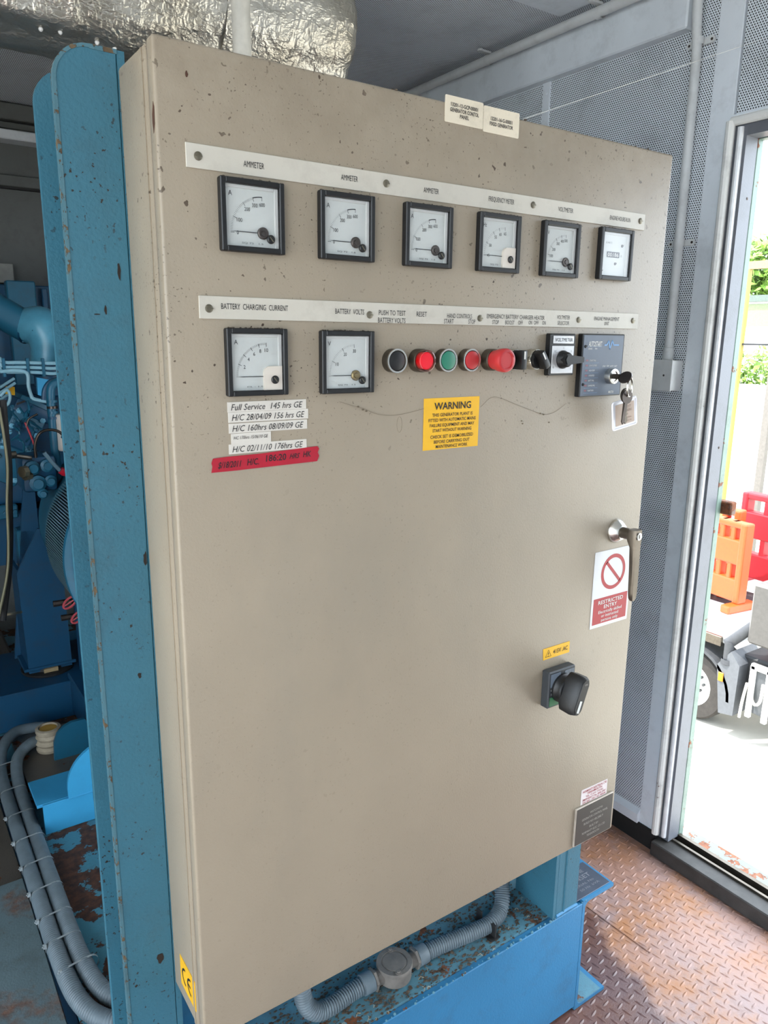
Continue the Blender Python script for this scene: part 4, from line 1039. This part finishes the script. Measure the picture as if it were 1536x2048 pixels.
b = B(); b.box(.10, .142, 1.636, 1.645, .412, .430); E_('pale_block', b, plain('tan_block', 'a08c68', .8), ms)
# block and sump
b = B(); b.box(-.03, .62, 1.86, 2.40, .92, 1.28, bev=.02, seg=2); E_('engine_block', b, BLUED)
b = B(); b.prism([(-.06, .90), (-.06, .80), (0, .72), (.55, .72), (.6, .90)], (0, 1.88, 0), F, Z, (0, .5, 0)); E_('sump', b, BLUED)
b = B(); b.box(-.06, .10, 1.83, 1.86, .885, .93, bev=.004)
for k in range(6): b.lathe((-.05+.028*k, 1.83, .907), (0, -1, 0), [(.007, 0), (.007, .008), (0, .009)], 6)
E_('sump_flange', b, BLUEE)
b = B(); b.box(.085, .135, 1.80, 1.86, .60, .85, bev=.004); E_('oil_channel', b, BLUEE)
# slanted cylinder head with bolts
M4 = Matrix.Translation((.100, 1.74, 1.145)) @ Matrix.Rotation(math.radians(28), 4, 'Y')
b = B(); b.box(-.045, .050, -.03, .14, -.13, .14, bev=.008, seg=2, mat=M4); hd = E_('cylinder_head', b, BLUEE)
b = B(); b.box(-.052, .058, -.036, .14, .085, .125, bev=.008, seg=2, mat=M4); b.box(-.03, .035, -.042, 0, -.02, .06, bev=.006, mat=M4); E_('rocker_cover', b, BLUED)
for i in range(5):
    for s_ in (-1, 1):
        b = B(); b.lathe(M4 @ Vector((.002+s_*.036, -.031, -.11+.05*i)), M4.to_3x3() @ Vector((0, -1, 0)), [(.0085, 0), (.0085, .007), (.005, .008), (.005, .013), (0, .013)], 6); obj('bolt', b, plain('light_blue_bolt', '6fb0cc', .35), hd)
b = B(); b.box(-.016, .014, -.045, -.041, .0, .022, mat=M4)
b.bm.free()
b = B(); c = at(20, 781, 1.68); b.prism([(-.013, -.011), (.012, -.014), (.014, .010), (-.010, .013)], c, F, Z, (0, .002, 0)); E_('yellow_tag', b, YELLOW, label='small yellow tag')
b = B(); c = at(42, 806, 1.68); b.prism([(-.012, -.006), (.012, .002), (.012, .008), (-.012, 0)], c, F, Z, (0, .004, 0)); E_('slot_cover', b, BLACKR)
# sloping pipes on the head, left edge
for k, (p0, p1) in enumerate((((0, 775), (28, 757)), ((0, 786), (30, 766)), ((0, 800), (14, 790)))):
    b = B(); b.tube([at(*p0, 1.64), at(*p1, 1.66)], .0042, 8); E_('bright_rod', b, plain('pale_blue_pipe', '8fbccd', .35))
b = B(); b.tube(smooth_path([at(0, 792, 1.60), at(14, 780, 1.60), at(20, 792, 1.60), at(16, 808, 1.60), at(4, 812, 1.60)], 20), .0045, 8); E_('small_loop_pipe', b, plain('pale_blue_pipe', '8fbccd'))
rr_ = random.Random(3)
for k in range(26):
    u0, v0 = rr_.uniform(0, 78), rr_.uniform(812, 905); 
    if v0 < 795+u0*.7: continue
    c = at(u0, v0, rr_.uniform(1.62, 1.70)); s_ = rr_.uniform(.004, .009)
    b = B(); b.lathe(c, (rr_.uniform(-.3, .3), -1, rr_.uniform(-.2, .5)), [(s_, 0), (s_, s_*1.2), (s_*.5, s_*1.4), (s_*.5, s_*2.2), (0, s_*2.2)], 6)
    E_('fitting', b, BLUEE if k % 3 else plain('light_blue_bolt', '6fb0cc', .35))
for k in range(9):
    u0, v0 = rr_.uniform(5, 70), rr_.uniform(800, 880)
    b = B(); b.tube(smooth_path([at(u0, v0, 1.63), at(u0+rr_.uniform(-14, 16), v0+rr_.uniform(8, 22), 1.60), at(u0+rr_.uniform(-10, 22), v0+rr_.uniform(26, 46), 1.64)], 14), .0035, 6); E_('thin_line', b, BLUEE)
# injector lines, three parallel
for k in range(3):
    v0 = 724+9.5*k
    b = B(); b.tube(smooth_path([at(-150, v0-60, 1.60), at(-14, v0-14, 1.60), at(0, v0-4, 1.60), at(10, v0+1, 1.60), at(40, v0+1, 1.60), at(78, v0+2, 1.60), at(112, v0+2+k, 1.60), at(142, v0-7, 1.60), at(165, v0-12, 1.60)], 50), .0050, 8); E_('fuel_line', b, plain('pale_blue_pipe', '8fbccd', .35))
for u0 in (8, 56, 87):
    b = B(); c = at(u0, 735, 1.594); b.box(c.x-.004, c.x+.004, c.y-.003, c.y+.012, c.z-.026, c.z+.026, bev=.001); E_('line_clamp', b, BLUEE)
b = B(); b.tube(smooth_path([at(0, 743, 1.59), at(30, 741, 1.59), at(50, 744, 1.59), at(56, 752, 1.59), at(57, 772, 1.59), at(62, 790, 1.59), at(66, 797, 1.59), at(80, 801, 1.59), at(98, 804, 1.59)], 40), .0052, 8); E_('drain_line', b, plain('pale_blue_pipe', '8fbccd', .35))
# big charge pipe with elbow
b = B(); b.tube([at(-60, 588, 1.78), at(-10, 618, 1.78), at(58, 657, 1.78)], .0475, 24); E_('charge_pipe', b, BLUEE)
b = B(); b.tube(smooth_path([at(52, 652, 1.78), at(62, 652, 1.77), at(84, 655, 1.755), at(97, 678, 1.745), at(98, 706, 1.74), at(97, 728, 1.74)], 30), lambda t: .052+.010*math.sin(PI*min(1, t*1.3)), 28); E_('pipe_elbow', b, plain('grey_blue_casting', '4f93ad', .32), label='bulging grey-blue pipe elbow')
b = B(); c0_ = at(97, 724, 1.74); b.lathe(c0_, (0, 0, -1), [(0, 0), (.056, 0), (.056, .035), (.045, .04), (.045, .07), (0, .07)], 28); E_('elbow_collar', b, BLUED)
b = B(); dcl = (at(60, 655, 1.77)-at(50, 650, 1.78)).normalized(); b.lathe(at(57, 655, 1.775), dcl, [(.0495, 0), (.0515, 0), (.0515, .006), (.0495, .006)], 28); E_('clamp_ring', b, BLUED)
b = B(); b.box(.17, .33, 1.68, 1.86, 1.28, 1.31, bev=.004); E_('manifold', b, BLUED)
for u0, v0 in ((118, 697), (128, 712), (135, 702), (140, 722), (120, 722)):
    c = at(u0, v0, 1.66); b = B(); b.lathe(c, (1, 0, .1), [(0, 0), (.011, 0), (.011, .03), (.007, .031), (.007, .04), (0, .04)], 10); E_('hose_stub', b, STEEL)
# triangular gusset, bright
b = B(); b.prism([(at(u_1, v_1, 1.58).x, at(u_1, v_1, 1.58).z) for u_1, v_1 in ((118, 770), (118, 790), (150, 820), (150, 770))], (0, 1.58, 0), F, Z, (0, .01, 0)); E_('gusset', b, BLUEL)
b = B(); b.prism([(at(u_1, v_1, 1.60).x, at(u_1, v_1, 1.60).z) for u_1, v_1 in ((74, 755), (76, 790), (95, 795), (100, 760))], (0, 1.60, 0), F, Z, (0, .02, 0)); E_('bright_flange', b, BLUEL)
# coolant pipe with hose joint
b = B(); b.tube(smooth_path([at(175, 757, 1.50), at(140, 762, 1.50), at(118, 763, 1.50), at(104, 772, 1.50), at(101, 790, 1.50), at(104, 830, 1.50), at(108, 880, 1.50), at(115, 935, 1.51), at(120, 975, 1.52)], 60), .0118, 16); E_('coolant_pipe', b, BLUEE)
for v0, m_ in ((800, BLUEE), (812, DARKM), (822, BLUEE), (833, BLUED)):
    b = B(); c = at(103.2+(v0-800)*.09, v0, 1.50); b.lathe(c, (.02, 0, -1), [(.0118, 0), (.0145, 0), (.0145, .007), (.0118, .007)], 18); E_('hose_clamp', b, m_)
b = B(); b.tube(smooth_path([at(88, 800, 1.54), at(90, 780, 1.54), at(100, 765, 1.54), at(118, 758, 1.54)], 20), .008, 10); E_('bypass_pipe', b, BLUED)
# filter canister
c = at(131, 828, 1.50); 
b = B(); b.lathe(c, (0, 0, -1), [(0, 0), (.027, 0), (.030, .004), (.030, .098), (.027, .103), (0, .103)], 32); fc = E_('fuel_filter', b, plain('filter_white', 'c9c4bd', .45, var=.05), label='white filter canister with faint red print')
text('print', [('TS', c.x+.012, c.z-.030, .012, .014), ('K', c.x-.014, c.z-.030, .010, .005), ('V', c.x-.014, c.z-.045, .010, .005)], RI, fc, (0, c.y-.0305, 0), F, Z)
b = B(); b.lathe(c-Vector((0, 0, .103)), (0, 0, -1), [(0, 0), (.012, 0), (.012, .016), (.008, .018), (0, .018)], 6); E_('brass_drain', b, plain('brass', 'b09a68', .35, .7), label='brass drain fitting')
# injection pump and cables
b = B(); c = at(80, 945, 1.45)
b.box(c.x-.045, c.x+.045, 1.45, 1.56, c.z-.055, c.z+.045, bev=.012, seg=2); E_('injection_pump', b, BLUED)
for u0, v0, s_ in ((62, 935, .020), (92, 930, .018), (75, 965, .022), (100, 960, .016), (85, 985, .014)):
    b = B(); b.lathe(at(u0, v0, 1.45), (rr_.uniform(-.2, .2), -1, 0), [(0, -.01), (s_, 0), (s_, .016), (s_*.6, .02), (s_*.6, .03), (0, .03)], 14); E_('pump_boss', b, BLUEE)
b = B(); b.lathe(at(60, 950, 1.44), (-1, -.6, 0), [(0, 0), (.013, 0), (.013, .018), (0, .018)], 8); b.lathe(at(46, 944, 1.42), (-1, -.6, 0), [(0, -.01), (.016, -.01), (.016, .004), (0, .005)], 8); E_('brass_cap', b, plain('dull_brass', '8f8670', .35, .7))
b = B(); b.tube([at(22, 910, 1.42), at(40, 913, 1.42), at(62, 916, 1.43)], .006, 8); b.lathe(at(22, 910, 1.42), (1, 0, 0), [(0, -.01), (.010, -.008), (.010, .012), (.006, .014)], 8); E_('banjo_pipe', b, STEEL)
b = B(); b.tube(smooth_path([at(72, 915, 1.42), at(70, 890, 1.41), at(78, 868, 1.40), at(95, 860, 1.40), at(115, 862, 1.40), at(128, 872, 1.40)], 40), .004, 8); E_('control_cable', b, DARKM)
b = B(); b.tube(smooth_path([at(126, 870, 1.40), at(140, 880, 1.40), at(152, 888, 1.40), at(175, 905, 1.40)], 40), .0095, 10, ribs=lambda t: max(0, t-.3), rib=.1); E_('ribbed_sleeve', b, BLUEE)
b = B(); b.tube(smooth_path([at(88, 905, 1.40), at(104, 924, 1.40), at(122, 943, 1.40)], 14), .0055, 8); E_('red_cable_end', b, plain('steel_blue', '4d6c7c', .5))
b = B(); b.lathe(at(121, 940, 1.395), (.6, 0, -.5), [(0, 0), (.010, 0), (.011, .012), (.007, .022), (0, .024)], 12); E_('red_terminal', b, REDT, label='red rubber terminal cap')
b = B(); b.tube(smooth_path([at(52, 855, 1.5), at(58, 838, 1.5), at(75, 828, 1.5)], 14), .003, 6); E_('thin_cable', b, DARKM)
b = B(); b.tube(smooth_path([at(50, 845, 1.5), at(60, 868, 1.5), at(68, 889, 1.5)], 14), .0028, 6); E_('red_wire', b, REDT)
# radiator far behind
rd = thing('radiator', (.3, 2.35, .9), 'ribbed blue radiator box against the far wall', 'radiator')
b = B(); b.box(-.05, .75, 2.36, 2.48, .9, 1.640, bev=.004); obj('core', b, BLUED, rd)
b = B(); b.box(.203, .300, 2.31, 2.36, 1.0, 1.652, bev=.004); obj('side_post', b, BLUEE, rd, label='lighter blue upright of the radiator')
for k in range(9):
    b = B(); b.box(.325+.044*k, .345+.044*k, 2.335, 2.36, 1.0, 1.63, bev=.003); obj('rib', b, BLUED, rd)
for k in range(3):
    b = B(); b.box(.0+.06*k, .022+.06*k, 2.335, 2.36, 1.0, 1.63, bev=.003); obj('rib', b, BLUED, rd)
b = B(); b.box(.38, .50, 2.36, 2.44, 1.640, 1.665, bev=.003); obj('filler_cap', b, BLACKR, rd)
# dark upright hose in front of the engine
b = B(); b.tube(smooth_path([at(6, 800, 1.38), at(12, 870, 1.38), at(18, 930, 1.38), at(19, 1000, 1.38), at(20, 1080, 1.38), at(17, 1150, 1.38), at(6, 1240, 1.38)], 60), .0085, 10); h_ = obj('black_hose', b, BLACKR, label='black hose hanging down beside the engine', cat='hose', loc=tuple(at(6, 1240, 1.38)))
b = B(); b.tube(smooth_path([at(-2, 815, 1.36), at(8, 875, 1.36), at(15, 935, 1.36), at(14, 1010, 1.36), at(17, 1090, 1.36), at(14, 1150, 1.36), at(-2, 1230, 1.36)], 60), .0034, 8); obj('tan_cable', b, plain('tan_cable', '7d7a5e', .5), label='thin tan cable tied to the black hose', cat='cable', loc=tuple(at(-2, 1230, 1.36)))
b = B(); b.tube(smooth_path([at(-10, 1232, 1.5), at(20, 1228, 1.5), at(42, 1224, 1.55)], 12), .0042, 8); obj('pale_rod', b, plain('tan_rod', '9a8f78', .5), label='pale thin rod running behind the engine foot', cat='rod', loc=tuple(at(20, 1228, 1.5)))
b = B(); b.box(-.1, .06, 2.0, 2.4, .287, .36, bev=.01); obj('battery_tray', b, RUSTD, label='rusty tray on the deck at the far left', cat='tray')

# alternator
al = thing('alternator', (.345, 1.25, .91), 'round blue alternator with slatted grille band behind the posts', 'alternator')
ax, az = .345, .913
b = B(); b.lathe((ax, 1.10, az), (0, 1, 0), [(0, .012), (.10, .006), (.190, .0), (.215, .006), (.222, .016), (.232, .016), (.240, .010), (.256, .006), (.258, .010), (.258, .018), (.236, .02), (.236, .26), (.236, .27), (.225, .28), (.225, .50), (0, .50)], 72); obj('housing', b, BLUEE, al)
b = B()
b.lathe((ax, 1.121, az), (0, 1, 0), [(.2375, 0), (.2375, .238)], 72); obj('dark_drum', b, BLACKR, al)
for k in range(110):
    a = math.radians(95+k*1.65); 
    M4 = Matrix.Translation((ax, 0, az)) @ Matrix.Rotation(-a, 4, 'Y')
    b = B(); b.box(.2377, .2515, 1.118, 1.36, -.0016, .0016, mat=M4); obj('grille_slat', b, plain('grille_grey_blue', '53707c', .5), al)
b = B(); b.box(.20, .50, 1.12, 1.62, .40, .68, bev=.01); b.box(.16, .54, 1.12, 1.6, .3005, .42, bev=.004); obj('alternator_foot', b, BLUED, al)
for i, (u0, v0) in enumerate(((140, 1205), (156, 1234))):
    c = at(u0, v0, 1.25); t = thing('red_valve', tuple(c), ['upper red hand wheel under the alternator', 'lower red hand wheel under the alternator'][i], 'valve')
    b = B(); b.tube([c+Vector((.017*math.cos(a), 0, .013*math.sin(a)+.008*math.cos(a))) for a in [2*PI*k/18 for k in range(18)]], .0032, 6, closed=True); b.tube([c-Vector((.016, 0, .008)), c+Vector((.016, 0, .008))], .0022, 5); obj('wheel', b, plain('faded_red', 'b04850', .5), t)
    b = B(); b.tube([c, c+Vector((.012, .06, -.02))], .004, 6); b.tube([c+Vector((-.03, .07, -.02)), c+Vector((.08, .06, -.02))], .009, 8); obj('stem', b, DARKM, t)

# ================================================================ OUTSIDE
GZ = -2.42
b = B(); b.box(-30, 60, -40, 60, GZ-.2, GZ); obj('ground', b, CONC, kind='structure', label='sunlit pale concrete yard')
b = B(); b.box(XL-.1, XW+.08, YF-.1, YB+.1, -.35, -.12); b.box(XL-.1, XL+.2, YF, YF+.3, GZ, -.35); b.box(XW-.2, XW+.1, YF, YF+.3, GZ, -.35); b.box(XL-.1, XL+.2, YB-.3, YB, GZ, -.35); b.box(XW-.2, XW+.1, YB-.3, YB, GZ, -.35)
obj('container_base', b, GREENF, kind='structure', label='raised base frame carrying the room')
b = B(); b.box(XL-.12, XW+.12, YF-.12, YB+.12, ZC+.08, ZC+.14); obj('roof', b, GREENF, kind='structure', label='flat outer roof of the room')

tr = thing('truck', (6.9, 3.2, GZ), 'white flatbed truck rear with mudguard, wheel and side boxes, parked outside', 'truck')
TW = plain('truck_white', 'e6e6e2', .5, var=.04); TG = plain('truck_grey', '3c3d40', .6, var=.15); TD = plain('truck_dark', '1b1c1f', .6, var=.2)
wy, wz = 3.36, -2.035; wx = 6.52
b = B(); b.lathe((wx+.30, wy, wz), (-1, 0, 0), [(.22, 0), (.36, 0), (.383, .03), (.386, .15), (.383, .27), (.36, .30), (.235, .31), (.225, .28)], 48); wh = obj('tyre', b, RUBBER, tr)
b = B(); b.lathe((wx, wy, wz), (-1, 0, 0), [(.228, -.03), (.232, .012), (.205, .014), (.195, -.02), (.185, -.10), (.12, -.12), (.085, -.07), (.080, -.02), (.05, 0), (0, .01)], 40); rm = obj('wheel_rim', b, TW, tr, label='white wheel rim')
b = B(); b.lathe((wx, wy, wz), (-1, 0, 0), [(.06, -.03), (.055, .03), (.03, .04), (0, .045)], 24); obj('hub', b, plain('rusty_hub', '8a5f52', .7), rm)
for k in range(8):
    a = 2*PI*k/8; b = B(); b.lathe((wx+.09, wy+.105*math.cos(a), wz+.105*math.sin(a)), (-1, 0, 0), [(.014, 0), (.014, .03), (0, .032)], 6); obj('wheel_nut', b, TG, rm)
# mudguard: arc over the wheel with flap box at its rear
b = B(); ro, ri = .475, .445
arc = [(wy-ro*math.cos(a), wz+ro*math.sin(a)) for a in [PI*k/16 for k in range(17)]] + [(wy+ri*math.cos(a), wz+ri*math.sin(a)) for a in [PI*k/16 for k in range(17)]]
b.prism(arc, (6.44, 0, 0), (0, 1, 0), (0, 0, 1), (.42, 0, 0)); obj('mudguard', b, TG, tr)
b = B(); b.prism([(3.05, -1.68), (2.98, -2.18), (2.83, -2.15), (2.82, -1.62), (2.92, -1.50)], (6.44, 0, 0), (0, 1, 0), (0, 0, 1), (.42, 0, 0)); obj('mudflap_box', b, plain('truck_grey_light', '55575b', .55, var=.1), tr)
b = B(); b.box(6.425, 6.44, 2.965, 3.02, -1.84, -1.745, bev=.006); obj('marker_lamp', b, plain('amber_lens', 'c07010', .3, var=0), tr, label='amber side marker lamp')
b = B(); b.box(6.5, 8.9, 2.95, 7.0, -1.47, -1.40, bev=.01); obj('deck', b, TW, tr, label='white flat deck')
b = B(); b.box(6.46, 6.5, 3.05, 7.0, -1.50, -1.40, bev=.005); obj('deck_rail', b, STEEL, tr)
b = B(); b.box(7.4, 8.0, 3.35, 3.9, -1.3995, -1.392); obj('deck_slot', b, TD, tr)
b = B(); b.tube([(6.5, 3.0, -1.46), (6.55, 2.78, -1.20)], .055, 12); b.tube([(6.48, 2.97, -1.42), (6.48, 2.97, -1.60)], .045, 12); b.lathe((6.48, 2.97, -1.60), (0, 0, -1), [(.06, 0), (.065, .05), (.03, .07), (0, .07)], 12); obj('coupling_arm', b, TG, tr)
b = B(); b.box(6.6, 8.4, 1.2, 2.9, -1.9, -1.55, bev=.02); obj('chassis', b, TD, tr)
b = B(); b.box(6.45, 7.0, 1.6, 2.79, -1.36, -.76, bev=.02); obj('side_tank', b, plain('tank_grey', '4b4845', .45, 0), tr, label='grey box tank')
bx = thing('battery_crate', (6.5, 2.6, -2.1), 'white framed battery crate with hanging straps on the truck side', 'crate')
b = B(); b.box(6.48, 6.9, 2.2, 2.68, -2.06, -1.60, bev=.01); obj('battery_box', b, plain('crate_grey', '4a4c4f', .6), bx)
for y in (2.69, 2.53):
    b = B(); b.box(6.44, 6.48, y-.025, y+.025, -2.10, -1.56, bev=.005); obj('frame_upright', b, TW, bx)
b = B(); b.box(6.44, 6.48, 2.2, 2.71, -1.60, -1.54, bev=.005); obj('frame_rail', b, TW, bx)
b = B(); b.tube(smooth_path([(6.44, 2.68, -1.72), (6.42, 2.66, -1.85), (6.42, 2.62, -1.93), (6.42, 2.57, -1.88), (6.42, 2.56, -1.7)], 20), .014, 8); b.tube(smooth_path([(6.43, 2.72, -1.75), (6.42, 2.74, -1.95), (6.42, 2.75, -2.12)], 20), .014, 8); obj('strap', b, plain('strap_white', 'e4e0cc', .6), bx)

def barrier(name, c, wd, h, mat, label, rot=0.0, dpt=.10, holes=True):
    t = thing(name, c, label, 'barrier'); t.rotation_euler = (0, 0, rot)
    def L(bb, n, m_):
        me = bpy.data.meshes.new(n); bmesh.ops.recalc_face_normals(bb.bm, faces=bb.bm.faces[:]); bb.bm.to_mesh(me); bb.bm.free(); o = bpy.data.objects.new(n, me); o.parent = t; COL.objects.link(o); me.materials.append(m_); return o
    b = B(); b.box(-wd/2, wd/2, -dpt/2, dpt/2, .10, h*.36, bev=.02, seg=2); L(b, 'lower_panel', mat)
    b = B(); b.box(-wd/2, wd/2, -dpt/2, dpt/2, h*.52, h*.80, bev=.02, seg=2); L(b, 'upper_panel', mat)
    for s_ in (-1, 1):
        b = B(); b.box(s_*wd/2-.04, s_*wd/2+.04, -dpt/2-.01, dpt/2+.01, .08, h, bev=.02, seg=2); L(b, 'end_post', mat)
        b = B(); b.box(s_*wd/2-.06, s_*wd/2+.06, -dpt*1.8, dpt*1.8, 0, .09, bev=.02, seg=2); L(b, 'foot', mat)
    for k in range(3):
        b = B(); b.box(-wd/4+k*wd/4-.03, -wd/4+k*wd/4+.03, -dpt/2+.01, dpt/2-.01, .1, h, bev=.01); L(b, 'stay', mat)
    b = B(); b.box(-wd/2, wd/2, -dpt/2, dpt/2, h*.93, h, bev=.02, seg=2); L(b, 'top_rail', mat)
    return t
ORG = plain('orange_plastic', 'b8440e', .5, var=.08); REDP = plain('red_plastic', '9c101e', .5, var=.08)
barrier('traffic_barrier', (7.35, 3.66, -1.40), .55, .98, ORG, 'nearest orange plastic traffic barrier on the truck deck', PI/2-.15, .12)
barrier('traffic_barrier', (7.75, 4.05, -1.40), .60, 1.0, ORG, 'orange plastic traffic barrier behind the nearest one, close to the door jamb', PI/2+.1, .14)
barrier('traffic_barrier', (8.25, 3.42, -1.40), 1.1, 1.12, REDP, 'bright red plastic traffic barrier at the right edge', PI/2-.1, .14)

fn = thing('yellow_fence', (12, 6.5, GZ), 'faded yellow steel frame fence standing in front of the trees', 'fence')
FY = plain('faded_yellow', '8f8040', .6, var=.08)
b = B(); b.box(11.96, 12.04, 1.5, 8.5, 2.62, 2.74); obj('rail', b, plain('faded_orange', 'a87a58', .6), fn)
for y in (6.5, 5.2, 3.9, 7.8):
    b = B(); b.box(11.96, 12.04, y-.05, y+.05, GZ, 2.62); obj('post', b, FY, fn)
b = B(); b.box(11.98, 12.02, 1.5, 8.5, 1.40, 1.43); obj('rail', b, TD, fn)
hs = thing('white_building', (14, 6, GZ), 'low white building wall behind the fence', 'building')
b = B(); b.box(14, 17, 2, 11, GZ, 2.2); obj('wall', b, TW, hs)
b = B(); b.box(13.9, 17.2, 1.8, 11.2, 2.2, 2.32); obj('roof_edge', b, plain('roof_grey_green', '5a665f', .6), hs)
b = B(); b.box(13.97, 14, 2, 11, 1.75, 2.16); obj('fascia', b, plain('pale_green_fascia', '7f8868', .6), hs)
pl2 = thing('white_post', (11, 5.35, GZ), 'pale grey post at the right edge beside the hedge', 'post')
b = B(); b.box(10.95, 11.05, 5.28, 5.38, GZ, 1.55); obj('shaft', b, plain('post_grey', '65605a', .6), pl2)
b = B(); b.lathe((11, 5.33, 1.55), (0, 0, 1), [(0, 0), (.09, 0), (.09, .05), (0, .10)], 12); obj('cap', b, TW, pl2)

def leaf_mass(b, c, rad, n, size, rnd):
    for k in range(n):
        while True:
            p_ = Vector((rnd.uniform(-1, 1), rnd.uniform(-1, 1), rnd.uniform(-1, 1)))
            if p_.length < 1 and p_.length > .35: break
        q = Vector(c)+Vector((p_.x*rad[0], p_.y*rad[1], p_.z*rad[2]))
        a = Vector((rnd.gauss(0, 1), rnd.gauss(0, 1), rnd.gauss(0, 1))).normalized(); d = a.orthogonal().normalized(); s_ = size*rnd.uniform(.6, 1.3)
        b.quad(q-a*s_, q+d*s_*.45, q+a*s_, q-d*s_*.45)
rt = random.Random(11)
for i, (x, y, z, rad, n, m_, lab) in enumerate((
        (20, 10.6, 2.7, (1.6, 1.5, 1.7), 2400, LEAF, 'bushy green tree beyond the white building, nearest the door jamb'),
        (21, 7.3, 2.6, (1.6, 1.5, 1.2), 2000, LEAFD, 'darker green tree at the right edge beyond the white building'))):
    t = thing('tree', (x, y, GZ), lab, 'tree')
    b = B(); b.tube([(x, y, GZ), (x+.1, y, 0), (x, y, z)], lambda t_: .16-.08*t_, 8); obj('trunk', b, plain('bark', '5c4a38', .9), t)
    b = B()
    for k in range(7): leaf_mass(b, (x+rt.uniform(-.8, .8), y+rt.uniform(-1, 1)*rad[1]*.7, z+rt.uniform(-.8, .8)), (rad[0]*.55, rad[1]*.5, rad[2]*.45), n//7, .13, rt)
    obj('crown', b, m_, t, kind='stuff', smooth=0)
b = B()
for k in range(9): leaf_mass(b, (12.9+rt.uniform(-.1, .1), 4.6+k*.32, .5+rt.uniform(-.1, .1)), (.35, .35, .85), 420, .07, rt)
obj('hedge', b, LEAF, label='yellow-green hedge behind the fence', cat='hedge', kind='stuff', smooth=0)
b = B(); b.box(12.15, 12.25, 2, 9, GZ, .75); obj('low_wall', b, TW, label='low white wall in front of the hedge', cat='wall')
